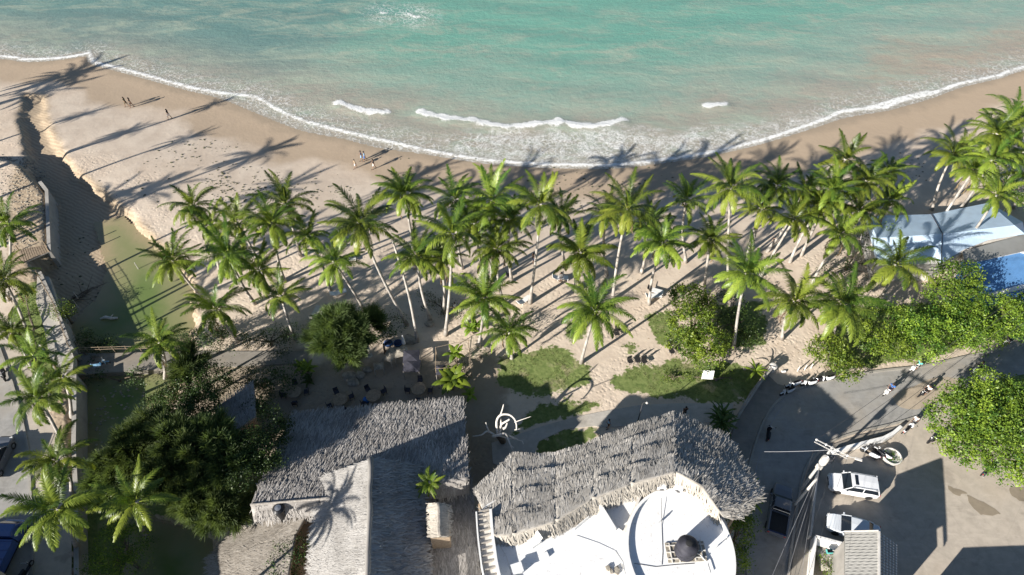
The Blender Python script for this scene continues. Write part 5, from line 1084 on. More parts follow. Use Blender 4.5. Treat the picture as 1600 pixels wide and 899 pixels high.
rosette('yard_palm', (1126, 668), 1.8, 1.7, 16, 'dark shaded palm clump between path and thatched building', 5, 4, 'dark_leaf', wide=.06)
rosette('banana_plant', (480, 578), 1.0, 1.1, 9, 'bright broad leaved plant at the end of the footpath', 6, 3)
rosette('banana_plant', (486, 598), .6, .8, 8, 'smaller dull plant below the bright one at the footpath end', 7, 2, 'dark_leaf')
rosette('yard_palm', (1158, 795), 3.6, 1.5, 12, 'bright palm tuft over the roadside, against the round building', 8, 2, wide=.08)
rosette('banana_plant', (742, 522), 1.0, 1.1, 9, 'broad leaved plant under the yellowing palm', 9, 3)
leafy_tree('shrub', 'scrubby bush inside the wooden pole frame', 'shrub', [(710, 590, .9, 1.2, .7), (722, 580, .9, 1.0, .6)], 'dark_leaf', 40, .14, 176)
leafy_tree('shrub', 'small shrub at the garden path corner below the lawn palm', 'shrub', [(750, 555, .5, .7, .45)], 'dark_leaf', 50, .12, 177)

# ================================================================= STUFF ON THE GROUND
def grass_tufts():
    rs = np.random.RandomState(9); Cs = []
    for poly, dens in [(GR[k], 22) for k in (0, 1, 2, 3, 4, 5, 6)] + [(GR[9], 10), (GR[11], 8)]:
        lo, hi = poly.min(0), poly.max(0); n = int((hi - lo).prod() * dens); p = lo + rs.rand(n, 2) * (hi - lo); s = sdf_poly(poly, p[:, 0], p[:, 1])
        keep = np.array([(a < -0.2 + 1.2 * noise.noise(Vector((x * .8, y * .8, 0)))) and noise.noise(Vector((x * .5, y * .5, 7))) > -.15 for (x, y), a in zip(p, s)]); Cs.append(p[keep])
    C_ = np.concatenate(Cs); n = len(C_); z = land_z(C_[:, 0], C_[:, 1]); k = 4; P_ = np.repeat(np.column_stack([C_, z]), k, 0); N = n * k
    P_[:, :2] += rs.randn(N, 2) * .06; a = rs.rand(N) * 6.28; d = np.column_stack([np.cos(a) * .5, np.sin(a) * .5, np.ones(N)]); s = np.column_stack([-np.sin(a), np.cos(a), np.zeros(N)]); h_ = (.04 + .06 * rs.rand(N))[:, None]; w_ = .02
    Q = np.stack([P_ - s * w_, P_ + s * w_, P_ + d * h_ + s * .004, P_ + d * h_ - s * .004], 1).reshape(-1, 3)
    tag(ob('grass', np_mesh('grass', Q, np.arange(4 * N).reshape(N, 4), M['grassblade'], rs.rand(N))), 'short tufty lawn grass growing in patches on the sand', 'grass', None, 'stuff')
grass_tufts()
def scatter_lumps(name, spots, mat, label, cat, seed, smin, smax, flat=.5):
    """spots: (px, py, spread_x_px, spread_y_px, count)"""
    rs = random.Random(seed); m = MB()
    for (x, y, sx_, sy_, n) in spots:
        for _ in range(n):
            px, py = x + rs.gauss(0, 1) * sx_, y + rs.gauss(0, 1) * sy_; p = g(px, py); r = rs.uniform(smin, smax) * rs.uniform(.5, 1)
            V = [p + Vector((r * math.cos(a) * rs.uniform(.6, 1.3), r * math.sin(a) * rs.uniform(.5, 1.0), 0)) for a in (0, 1.26, 2.5, 3.77, 5.0)]; top = [v.lerp(p, .45) + Vector((0, 0, r * flat)) for v in V]
            m.add([v - Vector((0, 0, .02)) for v in V] + top, [tuple(range(5, 10))] + [(i, (i + 1) % 5, (i + 1) % 5 + 5, i + 5) for i in range(5)])
    return tag(m.build(name, mat, None, normals=False), label, cat, None, 'stuff')
scatter_lumps('seaweed', [(400, 290, 45, 18, 130), (370, 310, 40, 14, 120), (450, 320, 40, 14, 60), (350, 285, 20, 6, 50), (330, 228, 25, 6, 40), (290, 240, 20, 12, 24), (250, 260, 30, 14, 20), (520, 300, 30, 8, 40), (900, 300, 60, 12, 80), (960, 285, 80, 16, 70), (1410, 260, 40, 10, 60), (700, 260, 60, 14, 20), (215, 300, 20, 14, 20), (120, 400, 25, 30, 40), (150, 470, 15, 15, 20)], M['c_olive'], 'dark scraps of dried seaweed scattered over the upper beach', 'seaweed', 5, .07, .26, .4)
scatter_lumps('leaf_litter', [(700, 500, 40, 18, 80), (850, 480, 60, 20, 60), (600, 480, 30, 18, 50), (1000, 500, 60, 30, 60), (1230, 540, 40, 12, 60), (560, 610, 60, 14, 60), (1200, 420, 40, 30, 80), (800, 450, 60, 20, 60), (1050, 430, 50, 20, 60)], M['wood'], 'fallen leaves and husks lying on the sand under the palms', 'litter', 6, .05, .14, .3)
scatter_lumps('rubble', [(20, 290, 16, 18, 240), (40, 330, 12, 25, 240), (10, 250, 14, 3, 90), (38, 260, 8, 5, 90), (56, 280, 6, 8, 90), (68, 320, 5, 24, 90), (30, 370, 14, 14, 120)], M['rock'], 'broken stones covering the sandy terrace behind the retaining wall', 'rubble', 7, .06, .2, .6)
scatter_lumps('gravel', [(175, 640, 16, 18, 260), (160, 670, 8, 20, 150), (190, 620, 18, 8, 120)], M['rock'], 'stones and debris showing in the shallow lower pond', 'gravel', 8, .08, .28, 1.6)
scatter_lumps('rubble', [(160, 578, 22, 2, 40), (215, 577, 18, 2, 30)], M['rock'], 'broken rocks along the lower side of the footpath', 'rubble', 9, .15, .35, .6)
# ================================================================= PEOPLE
SKC = {}
def skin_mesh(name, nodes, edges, mat, parent, sub=1):
    key = (name, tuple(round(c, 3) for n in nodes for c in n[0]))
    if key in SKC:
        m2 = SKC[key].copy(); m2.materials.clear(); m2.materials.append(mat); return ob(name, m2, parent)
    SKC[key] = _skin(name, nodes, edges, mat); return ob(name, SKC[key], parent)
def _skin(name, nodes, edges, mat, sub=1):
    """nodes: list of (pos, radius); one continuous surface grown round connected joints"""
    me = bpy.data.meshes.new(name); me.from_pydata([n[0] for n in nodes], edges, []); o = bpy.data.objects.new(name + '_tmp', me); COL.objects.link(o)
    md = o.modifiers.new('s', 'SKIN'); md.use_smooth_shade = True
    for v, n in zip(me.skin_vertices[0].data, nodes):
        r = n[1]; v.radius = (r, r) if isinstance(r, (int, float)) else r
    me.skin_vertices[0].data[0].use_root = True
    ss = o.modifiers.new('u', 'SUBSURF'); ss.levels = sub; ss.render_levels = sub
    dg = bpy.context.evaluated_depsgraph_get(); dg.update(); m2 = bpy.data.meshes.new_from_object(o.evaluated_get(dg)); bpy.data.objects.remove(o)
    m2.name = name; m2.materials.clear(); m2.materials.append(mat); m2.polygons.foreach_set('use_smooth', np.ones(len(m2.polygons), bool)); return m2
def person(label, loc, rz, pose='walk', top='c_white', bottom='c_navy', hair_long=False, scale=1.0, bare=False, group=None, holding=None):
    """figure facing +X in its own space"""
    t = thing('person', label, 'person', loc, rz, group); t.scale = (scale,) * 3
    V = Vector
    if pose == 'ride':      # seated on a scooter, pelvis at 0.78 m
        pel = V((0, 0, .80)); chest = V((.06, 0, 1.18)); neck = V((.10, 0, 1.38)); head = V((.14, 0, 1.54)); top_ = V((.14, 0, 1.66))
        legs = [[V((.02, s * .10, .80)), V((.38, s * .17, .78)), V((.36, s * .15, .36)), V((.50, s * .15, .33))] for s in (-1, 1)]
        arms = [[V((.08, s * .18, 1.32)), V((.20, s * .27, 1.10)), V((.46, s * .24, 1.02)), V((.54, s * .24, 1.02))] for s in (-1, 1)]
    else:
        k = {'walk': .24, 'stand': .05, 'wade': .14}.get(pose, .1)
        pel = V((0, 0, .94)); chest = V((.02, 0, 1.26)); neck = V((.03, 0, 1.46)); head = V((.05, 0, 1.60)); top_ = V((.04, 0, 1.72))
        legs = [[V((0, s * .09, .90)), V((s * k * .55 + .03, s * .10, .49)), V((s * k - .05 * (s < 0), s * .10, .08)), V((s * k + .13, s * .11, .04))] for s in (-1, 1)]
        arms = [[V((.02, s * .18, 1.42)), V((-s * k * .35, s * .24, 1.14)), V((-s * k * .9 + .08, s * .24, .90)), V((-s * k * .95 + .11, s * .235, .82))] for s in (-1, 1)]
    N = [(pel, (.13, .10)), (pel.lerp(chest, .45), (.115, .085)), (chest, (.15, .10)), (neck.lerp(chest, .25), (.12, .08)), (neck, .052), (head, (.078, .095)), (top_, (.06, .07)), (head + V((.085, 0, -.02)), .022)]
    E = [(0, 1), (1, 2), (2, 3), (3, 4), (4, 5), (5, 6), (5, 7)]
    for L in legs:
        b = len(N); N += [(L[0].lerp(L[1], .12), .085), (L[1], .058), (L[2], .040), (L[3], .032)]; E += [(0, b), (b, b + 1), (b + 1, b + 2), (b + 2, b + 3)]
    for A, s in zip(arms, (-1, 1)):
        b = len(N); N += [(A[0], .052), (A[1], .040), (A[2], .028), (A[3], (.036, .020))]; E += [(3, b), (b, b + 1), (b + 1, b + 2), (b + 2, b + 3)]
        d = (A[3] - A[2]).normalized(); sd_ = V((1, 0, 0)) if abs(d.x) < .7 else V((0, 1, 0)); 
        for f, ln in ((-1.2, .075), (-.4, .085), (.4, .08), (1.2, .065)):
            q = A[3] + d * .02 + sd_ * f * .018; c = len(N); N += [(q + d * ln * .55, .0095), (q + d * ln + V((.012, 0, -.004)), .008)]; E += [(b + 3, c), (c, c + 1)]
        c = len(N); N += [(A[3] + sd_ * .045, .011), (A[3] + sd_ * .06 + d * .03, .009)]; E += [(b + 3, c), (c, c + 1)]
    skin_mesh('body', N, E, M['skin'], t)
    # hair, shirt, shorts
    m = MB(); m.lathe(head + V((-.012, 0, .0)), [(.06, -.06), (.098, -.01), (.102, .05), (.08, .11), (.04, .135), (0, .14)], 12)
    if hair_long: m.tube([head + V((-.07, 0, .03)), head + V((-.11, 0, -.1)), head + V((-.10, 0, -.24))], [.075, .07, .03], 8)
    m.build('hair', M['hair'], t, smooth_=True)
    if not bare:
        N2 = [(pel.lerp(chest, .10), (.155, .125)), (pel.lerp(chest, .5), (.145, .11)), (chest, (.175, .125)), (neck.lerp(chest, .28), (.14, .10))]; E2 = [(0, 1), (1, 2), (2, 3)]
        for A in arms: b = len(N2); N2 += [(A[0], .072), (A[0].lerp(A[1], .75), .062)]; E2 += [(3, b), (b, b + 1)]
        skin_mesh('shirt', N2, E2, M[top], t)
    N3 = [(pel + V((0, 0, .05)), (.15, .12)), (pel - V((0, 0, .02)), (.155, .125))]; E3 = [(0, 1)]
    for L in legs: b = len(N3); N3 += [(L[0].lerp(L[1], .2), .10), (L[0].lerp(L[1], .9), .082)]; E3 += [(1, b), (b, b + 1)]
    skin_mesh('shorts', N3, E3, M[bottom], t)
    for L, s in zip(legs, (-1, 1)):
        MB().box(L[3] + V((-.05, 0, -.015)), (.27, .10, .05)).build('shoe', M['c_tan' if bare else 'c_black'], t, bevel=.015)
    return t
def Pg(px, py, **k): return g(px, py)
BG = 'people walking on the open beach'
person('person in dark clothes striding on the sand, right of the two by the waterline', Pg(207, 168), R(200), 'walk', 'c_black', 'c_black', True, group=BG)
person('person in olive clothes walking on the sand, left of the two by the waterline', Pg(199, 167), R(180), 'walk', 'c_olive', 'c_olive', group=BG)
person('person in black top and white shorts walking alone on the wet sand', Pg(266, 186), R(185), 'walk', 'c_black', 'c_white', group=BG)
person('person in a blue top, left of the close pair on the beach', Pg(566, 251), R(200), 'walk', 'c_navy', 'c_lightblue', group=BG)
person('person in a pale blue shirt, right of the close pair on the beach', Pg(571, 252), R(190), 'walk', 'c_lightblue', 'c_blue', group=BG)
person('person in pale clothes at the left of the group of four on the beach', Pg(556, 263), R(210), 'walk', 'c_tan', 'c_white', scale=.9, group=BG)
person('person in a dark top and pale shorts, rightmost of the beach group', Pg(585, 264), R(200), 'walk', 'c_black', 'c_white', group=BG)
PG2 = 'people under the palms and on the paths'
person('person in dark clothes standing in shade behind the straight palm trunk', Pg(833, 411), R(30), 'stand', 'c_black', 'c_navy', group=PG2)
person('person in a white shirt standing by the star-shaped palm', Pg(876, 441), R(90), 'stand', 'c_white', 'c_grey', group=PG2)
person('person in a light blue shirt on the shaded path by the round thatch', Pg(950, 669), R(200), 'stand', 'c_lightblue', 'c_black', group=PG2)
person('person in white and grey walking beside the yard entrance', Pg(1424, 664), R(230), 'walk', 'c_white', 'c_grey', group=PG2)
person('person in dark clothes on the corner of the path behind the thatch apex', Pg(1068, 650), R(100), 'stand', 'c_black', 'c_black', group=PG2)
person('person in a white shirt on the walkway above the creek', G(74, 552, STREET_Z + .12), R(80), 'walk', 'c_white', 'c_navy', group=PG2)
person('person in a dark shirt standing in the shady garden seats', Pg(602, 552), R(10), 'stand', 'c_grey', 'c_black', group=PG2)
person('person in white walking between the tall trunks of the garden', Pg(712, 488), R(150), 'walk', 'c_white', 'c_tan', group=PG2)
person('person in dark clothes sheltering in the shade left of the sand patch', Pg(1206, 386), R(60), 'stand', 'c_black', 'c_black', group=PG2)

# ================================================================= VEHICLES
def wheel(par, c, r, w_, axis='Y'):
    Mx = Matrix.Rotation(R(90), 3, 'X')
    ty = MB().lathe(c, [(r * .62, -w_ / 2), (r * .92, -w_ / 2), (r, -w_ * .3), (r, w_ * .3), (r * .92, w_ / 2), (r * .62, w_ / 2), (r * .62, -w_ / 2)], 20, Mx)
    e = bpy.data.objects.new('wheel', None); link(e, par)
    ty.build('tyre', M['rubber'], e, smooth_=False)
    MB().lathe(c, [(0, -w_ * .42), (r * .2, -w_ * .42), (r * .6, -w_ * .34), (r * .62, -w_ * .3), (r * .62, w_ * .3), (r * .6, w_ * .34), (r * .2, w_ * .42), (0, w_ * .42)], 14, Mx).build('rim', M['chrome'], e)
def ring_(x, w0, w1, z0, z1, tuck=.06):
    return [Vector((x, -w0, z0)), Vector((x, -w0 - .0, (z0 + z1) * .5)), Vector((x, -w1, z1 - tuck)), Vector((x, -w1 + tuck * 1.4, z1)), Vector((x, w1 - tuck * 1.4, z1)), Vector((x, w1, z1 - tuck)), Vector((x, w0, (z0 + z1) * .5)), Vector((x, w0, z0))]
def car(label, loc, rz, mat, kind='suv', group=None):
    t = thing('parked_car' if kind != 'pickup' else 'pickup_truck', label, 'car' if kind != 'pickup' else 'pickup truck', loc, rz, group)
    L = {'suv': 4.45, 'sedan': 4.5, 'pickup': 5.0}[kind]; W = .90; a = L / 2; bel = {'suv': 1.05, 'sedan': .92, 'pickup': 1.08}[kind]; rf = {'suv': 1.66, 'sedan': 1.42, 'pickup': 1.72}[kind]
    # body, front at +X
    if kind == 'pickup':
        st_ = [(-a, .82, .45, bel - .03), (-a + .15, .88, .32, bel), (-.35, W, .28, bel), (.9, W, .28, bel), (a - .6, .87, .28, bel - .1), (a - .12, .80, .32, bel - .2), (a, .70, .42, bel - .35)]
    else:
        st_ = [(-a, .70, .48, bel - .12), (-a + .12, .82, .36, bel - .02), (-a + .7, W, .28, bel + .0), (.2, W, .26, bel - .02), (a - 1.25, W, .26, bel - .06), (a - .6, .86, .28, bel - .14), (a - .15, .76, .34, bel - .28), (a, .60, .44, bel - .42)]
    rings = [ring_(x, w_, w_ * .965, z0, z1) for x, w_, z0, z1 in st_]; MB().loft(rings).build('body', M[mat], t, bevel=.025, smooth_=False)
    # cabin glass then painted roof and pillars
    if kind == 'suv': c0, c1, r0, r1 = -a + .12, a - 1.15, -a + .42, .42
    elif kind == 'sedan': c0, c1, r0, r1 = -a + .55, a - 1.15, -a + 1.20, .35
    else: c0, c1, r0, r1 = -.45, a - 1.25, -.25, .62
    wb, wt = W * .93, W * (.82 if kind == 'suv' else .76); z0 = bel - .08
    cab = [Vector((c0, -wb, z0)), Vector((c1, -wb, z0)), Vector((c1, wb, z0)), Vector((c0, wb, z0)), Vector((r0, -wt, rf - .05)), Vector((r1, -wt, rf - .05)), Vector((r1, wt, rf - .05)), Vector((r0, wt, rf - .05))]
    MB().add(cab, [(3, 2, 1, 0), (4, 5, 6, 7), (0, 1, 5, 4), (1, 2, 6, 5), (2, 3, 7, 6), (3, 0, 4, 7)]).build('windows', M['glass'], t, bevel=.03)
    ro = MB(); n = 7; rr = []
    for k in range(n):
        f = k / (n - 1); x = r0 - .04 + (r1 - r0 + .08) * f; cz = rf - .03 + .035 * math.sin(math.pi * f); rr.append([Vector((x, -wt - .03, cz - .06)), Vector((x, -wt * .85, cz)), Vector((x, 0, cz + .025)), Vector((x, wt * .85, cz)), Vector((x, wt + .03, cz - .06)), Vector((x, 0, cz - .07))])
    ro.loft(rr).build('roof', M[mat], t, smooth_=False)
    pl = MB()
    for s in (-1, 1):
        pl.bar((c1 - .02, s * (wb - .01), z0 + .03), (r1 + .02, s * (wt + .01), rf - .07), .06, .06); pl.bar((c0 + .02, s * (wb - .01), z0 + .03), (r0 - .02, s * (wt + .01), rf - .07), .10, .08)
        xm = (c0 + c1) / 2 - .1; pl.bar((xm, s * (wb + .005), z0 + .03), (xm + .0, s * (wt + .02), rf - .07), .07, .04)
    pl.build('pillars', M[mat], t)
    if kind == 'suv':
        for s in (-1, 1): MB().tube([(r0 + .1, s * (wt - .02), rf), (r0 + .25, s * (wt - .02), rf + .05), (r1 - .2, s * (wt - .02), rf + .05), (r1 - .05, s * (wt - .02), rf)], .02, 6).build('roof_rail', M['chrome'], t)
        MB().box((r1 - .38, 0, rf + .03), (.28, .95, .02)).build('sunroof', M['glass'], t, bevel=.008)
    if kind == 'pickup':
        bd = bel + .006; MB().box((-a + 1.05, 0, bd - .05), (1.75, 1.42, .12)).build('bed_floor', M['rubber'], t, bevel=.01)
        for s in (-1, 1): MB().box((-a + 1.05, s * .79, bd + .02), (1.95, .12, .10)).build('bed_rail', M[mat], t, bevel=.02)
        MB().box((-a + .08, 0, bd + .02), (.1, 1.6, .10)).build('tailgate', M['c_navy'], t, bevel=.02); MB().tube([(-.5, -.7, bel + .45), (-.5, .7, bel + .45)], .03, 6).build('roll_bar', M['chrome'], t)
        for s in (-1, 1): MB().tube([(-.5, s * .7, bel), (-.5, s * .7, bel + .45)], .03, 6).build('roll_bar_post', M['chrome'], t)
    for s in (-1, 1):
        MB().box((a - .22, s * .62, bel - .31), (.22, .28, .12), rz=-s * .5).build('headlight', M['lens'], t, bevel=.03)
        MB().box((-a + .03, s * .70, bel - .2), (.08, .2, .22)).build('tail_light', M['car_red'], t, bevel=.02)
        MB().box((c1 - .22, s * (W + .08), bel + .0), (.13, .2, .13)).build('mirror', M[mat], t, bevel=.03)
        MB().box((.02, s * (W - .01), bel - .2), (.16, .03, .03)).build('door_handle', M['chrome'], t)
    MB().box((a - .02, 0, bel - .46), (.08, .9, .16)).build('grille', M['black'], t, bevel=.02)
    MB().box((a + .02, 0, bel - .58), (.03, .5, .11)).build('number_plate', M['offwhite'], t)
    for x in (-a + .85, a - .85):
        for s in (-1, 1): wheel(t, (x, s * (W - .09), .34), .34, .22)
    return t
def along(a, b): return math.atan2(b.y - a.y, b.x - a.x)
ca = G(1334, 757, .8); ca.z = .01
car('white estate car parked in the yard beside the utility pole', ca, math.pi + along(G(1300, 748), G(1370, 760)) , 'car_white', 'suv')
ca = G(1334, 824, .8); ca.z = .01
car('pale blue saloon in the shade, partly hidden by the tiled roof', ca, math.pi + along(G(1300, 817), G(1372, 838)), 'car_silver', 'sedan')
ca = G(1219, 796, .8); ca.z = .015
car('dark pickup truck driving through the shade of the road bend', ca, along(G(1213, 830), G(1224, 760)), 'car_grey', 'pickup')
# small truck in the left street
def box_truck(label, loc, rz):
    t = thing('flatbed_truck', label, 'truck', loc, rz)
    MB().box((-.9, 0, .75), (4.2, 1.9, .22)).build('chassis', M['black'], t); 
    bx = MB().box((-1.1, 0, 1.30), (3.9, 2.0, .9)).build('cargo_box', M['truck_blue'], t, bevel=.03)
    for k in range(6): MB().box((-2.9 + .72 * k, 0, 1.80), (.12, 2.04, .10)).build('crossbar', M['truck_blue'], t)
    MB().loft([ring_(.95, .95, .93, .6, 2.15), ring_(1.3, .95, .92, .5, 2.25), ring_(2.0, .95, .88, .45, 2.15), ring_(2.5, .93, .9, .45, 1.35), ring_(2.75, .85, .8, .5, 1.2)]).build('cab', M['truck_blue'], t, bevel=.03)
    MB().add([(2.06, -.78, 2.10), (2.06, .78, 2.10), (2.5, .82, 1.42), (2.5, -.82, 1.42)], [(0, 1, 2, 3)]).build('windscreen', M['glass'], t)
    for s in (-1, 1): MB().box((2.7, s * .6, 1.0), (.1, .25, .15)).build('headlight', M['lens'], t, bevel=.02); MB().box((1.9, s * 1.05, 1.6), (.1, .2, .3)).build('mirror', M['black'], t)
    for x in (-2.0, 2.0):
        for s in (-1, 1): wheel(t, (x, s * .85, .42), .42, .26)
p = G(0, 862, STREET_Z + 1.2); p.z = STREET_Z + .015; box_truck('blue truck in deep shade at the bottom left corner', p, R(88))
p = G(-8, 715, STREET_Z + .8); p.z = STREET_Z + .015; car('dark car cut by the left edge of the picture', p, R(92), 'car_grey', 'suv')

def scooter(label, loc, rz, mat, group='motor scooters on and beside the road', roll=0.0, dark='black'):
    t = thing('motor_scooter', label, 'scooter', loc, rz, group); t.rotation_euler = (roll, 0, rz)
    for x in (-.62, .64):
        e = bpy.data.objects.new('wheel', None); link(e, t); Mx = Matrix.Rotation(R(90), 3, 'X')
        MB().lathe((x, 0, .26), [(.19, -.05), (.25, -.045), (.27, 0), (.25, .045), (.19, .05), (.17, 0), (.19, -.05)], 18, Mx).build('tyre', M['rubber'], e)
        MB().lathe((x, 0, .26), [(0, -.03), (.18, -.02), (.18, .02), (0, .03)], 12, Mx).build('rim', M['chrome'], e)
    MB().loft([[Vector((x, -w_, z0)), Vector((x, -w_ * .8, z1)), Vector((x, w_ * .8, z1)), Vector((x, w_, z0))] for x, w_, z0, z1 in ((-.92, .04, .62, .72), (-.72, .14, .42, .76), (-.35, .17, .32, .74), (-.05, .15, .28, .62), (.02, .14, .26, .36))]).build('rear_body', M[mat], t, bevel=.02)
    MB().box((.20, 0, .29), (.42, .30, .06)).build('footboard', M[dark], t, bevel=.01)
    MB().loft([[Vector((x, -w_, z - .02)), Vector((x + .05, -w_ * .6, z)), Vector((x + .05, w_ * .6, z)), Vector((x, w_, z - .02))] for x, w_, z in ((.42, .18, .30), (.46, .21, .50), (.43, .20, .72), (.38, .12, .90))]).build('leg_shield', M[mat], t, bevel=.015)
    MB().box((.68, 0, .50), (.36, .13, .05), M=Matrix.Rotation(.25, 3, 'Y')).build('front_mudguard', M[mat], t, bevel=.02)
    MB().tube([(.62, 0, .28), (.50, 0, .62), (.38, 0, .98)], .03, 6).build('fork', M['chrome'], t)
    MB().loft([[Vector((x, -w_, z)), Vector((x, -w_ * .9, z + .07)), Vector((x, w_ * .9, z + .07)), Vector((x, w_, z))] for x, w_, z in ((-.78, .08, .77), (-.5, .13, .75), (-.1, .13, .72), (.0, .08, .70))]).build('seat', M[dark], t, bevel=.02)
    hb = MB().tube([(.30, -.34, 1.0), (.37, -.2, 1.02), (.40, 0, 1.0), (.37, .2, 1.02), (.30, .34, 1.0)], .02, 6).build('handlebar', M['chrome'], t)
    for s in (-1, 1): MB().tube([(.33, s * .27, 1.0), (.34, s * .32, 1.2)], .01, 5).build('mirror_stem', M['chrome'], t); MB().lathe((.34, s * .33, 1.22), [(0, -.01), (.06, -.01), (.06, .01), (0, .01)], 10, Matrix.Rotation(R(90), 3, 'Y')).build('mirror', M['black'], t)
    MB().lathe((.50, 0, .86), [(0, 0), (.07, .01), (.08, .05), (0, .08)], 12, Matrix.Rotation(R(80), 3, 'Y')).build('headlight', M['lens'], t)
    MB().box((-.93, 0, .68), (.04, .12, .07)).build('tail_light', M['car_red'], t)
    MB().tube([(-.1, -.17, .2), (-.5, -.19, .22), (-.85, -.2, .34)], [.03, .05, .05], 7).build('exhaust', M['chrome'], t)
    return t
road_dir = along(G(1230, 612), G(1300, 592))
for (x, y, a, mt, lb) in ((1229, 616, .35, 'car_silver', 'pale scooter parked lowest in the row by the kerb'), (1238, 605, .30, 'car_silver', 'silver scooter parked second in the kerb row, touching the pavement'), (1262, 603, .15, 'car_white', 'white scooter parked third in the kerb row'), (1275, 598, .25, 'c_black', 'black scooter parked fourth in the kerb row'), (1290, 596, .2, 'car_white', 'white scooter parked fifth in the kerb row, half in sun')):
    p = g(x, y); p.z = .02; scooter(lb, p, a + math.pi, mt, roll=.12)
def rider(x, y, a, mt, top, bottom, lb, lbp):
    p = g(x, y); p.z = .02; scooter(lb, p, a, mt); q = p + Vector((-.28 * math.cos(a), -.28 * math.sin(a), 0)); person(lbp, q, a, 'ride', top, bottom, group='riders on motor scooters')
rider(1386, 614, R(215), 'c_white', 'c_blue', 'c_navy', 'scooter under the rider in blue on the sunny road', 'rider in a blue shirt on the scooter left of the pole shadow tip')
rider(1442, 617, R(205), 'c_black', 'c_white', 'c_black', 'dark scooter under the rider in white on the sunny road', 'rider in a white shirt right of the pole shadow tip')
rider(1428, 578, R(205), 'c_white', 'c_teal', 'c_white', 'white scooter under the rider in green beside the kerb', 'rider in a green shirt riding along the far kerb')
rider(1524, 580, R(215), 'car_silver', 'c_grey', 'c_black', 'silver scooter under the rider in grey near the big round tree', 'rider in grey clothes near the big tree shadow')
rider(1572, 538, R(205), 'c_white', 'c_lightblue', 'c_navy', 'scooter under the rider in turquoise at the far end of the road', 'rider in a turquoise shirt where the road leaves the picture')
for (x, y, a, mt, lb) in ((1356, 712, R(140), 'car_silver', 'silver scooter leaning left in the yard, next to the round planter'), (1366, 708, R(120), 'c_black', 'black scooter in the middle of the yard trio by the planter'), (1375, 712, R(130), 'car_white', 'white scooter squeezed against the round planter'), (1415, 672, R(35), 'car_white', 'white scooter parked at the end of the white wall'), (1198, 680, R(70), 'c_black', 'black scooter parked on the dark road edge by the pavement'), (1458, 690, R(200), 'c_black', 'black scooter half hidden under the big round tree'), (1539, 738, R(30), 'c_navy', 'dark scooter lying in the weeds below the big round tree')):
    p = g(x, y); p.z = .02; scooter(lb, p, a, mt, roll=.15)
scooter('white scooter on the walkway side of the footpath', G(160, 572, .37), R(20), 'c_lightblue'); 
p = G(43, 893, STREET_Z + .3); p.z = STREET_Z + .15; scooter('dark scooter standing in the shade on the left street verge', p, R(80), 'c_black')
p = G(9, 588, STREET_Z); p.z = STREET_Z + .02; scooter('dark scooter on the left street under a hanging frond', p, R(300), 'c_black')
# open jeep / bench-like buggy by the hedge (grey, in the palm shade)
p = g(500, 492); t = thing('sun_lounger', 'grey double lounger in the palm shade left of the feathery tree', 'lounger', p, R(75))
for s in (-1, 1):
    f = MB().box((0, s * .45, .32), (1.9, .7, .08)).build('seat', M['offwhite'], t, bevel=.02); MB().box((-.75, s * .45, .55), (.6, .7, .07), M=Matrix.Rotation(.7, 3, 'Y')).build('backrest', M['fabric_dark'], t, bevel=.02)
    for x in (-.85, .85): MB().box((x, s * .75, .15), (.07, .07, .3)).build('leg', M['greywood'], t); MB().box((x, s * .15, .15), (.07, .07, .3)).build('leg', M['greywood'], t)
def lounger(label, p, a, mat='white', cushion='white'):
    t = thing('sun_lounger', label, 'lounger', p, a); MB().box((.2, 0, .32), (1.35, .64, .07)).build('seat', M[mat], t, bevel=.02)
    MB().box((-.72, 0, .50), (.62, .64, .06), M=Matrix.Rotation(.6, 3, 'Y')).build('backrest', M[cushion], t, bevel=.02)
    for x in (-.4, .8):
        for s in (-1, 1): MB().box((x, s * .27, .14), (.06, .06, .29)).build('leg', M[mat], t)
    return t
lounger('white lounger at the foot of a palm, nearer the bright tree', g(1021, 465), R(10)); lounger('white and black lounger just above the other one by the bright tree', g(1024, 457), R(-20), 'white', 'black')
lounger('white lounger left of the straight trunk base in the clearing', g(819, 472), R(40)); lounger('white lounger with a dark mat in the palm shade above the casuarina', g(545, 408), R(10), 'white', 'fabric_dark')
lounger('white lounger beside the broad bright palm', g(530, 460), R(25)); lounger('small white lounger left of the star-shaped palm', g(876, 437), R(0))

# ================================================================= GARDEN THINGS
def stool(label, p, grp='small dark seats on the lawn', a=0.0):
    t = thing('seat', label, 'seat', p, a, grp); MB().box((0, 0, .45), (.55, .5, .06)).build('seat_panel', M['rubber'], t, bevel=.01); MB().box((0, .26, .75), (.55, .05, .5)).build('backrest', M['rubber'], t, bevel=.01)
    for x in (-.24, .24):
        for y in (-.2, .2): MB().box((x, y, .21), (.05, .05, .43)).build('leg', M['greywood'], t)
for x, y, lb in ((984, 568, 'dark seat at the left of the row of three on the lawn'), (996, 567, 'dark seat in the middle of the row of three on the lawn'), (1006, 568, 'dark seat at the right of the row of three on the lawn'), (965, 518, 'dark seat above its twin near the isolated lawn palm'), (963, 525, 'dark seat below its twin near the isolated lawn palm'), (1046, 541, 'seat with a pale top at the left edge of the bright tree'), (1049, 553, 'dark seat below the pale one at the left edge of the bright tree'), (1132, 551, 'dark seat on the sand right of the bright tree, upper one'), (1128, 559, 'dark seat on the sand right of the bright tree, lower one'), (1118, 546, 'dark seat against the right edge of the bright tree')):
    stool(lb, g(x, y), a=R(20))
def sign_board():
    p = g(1103, 594); t = thing('sign_board', 'blank white board standing on the lawn at the shadow edge', 'sign', p, R(-4)); MB().box((0, 0, 1.0), (1.15, .08, 1.1), M=Matrix.Rotation(-.35, 3, 'X')).build('panel', M['white'], t, bevel=.01)
    for s in (-1, 1): MB().box((s * .45, .05, .5), (.08, .08, 1.0)).build('post', M['greywood'], t)
sign_board()
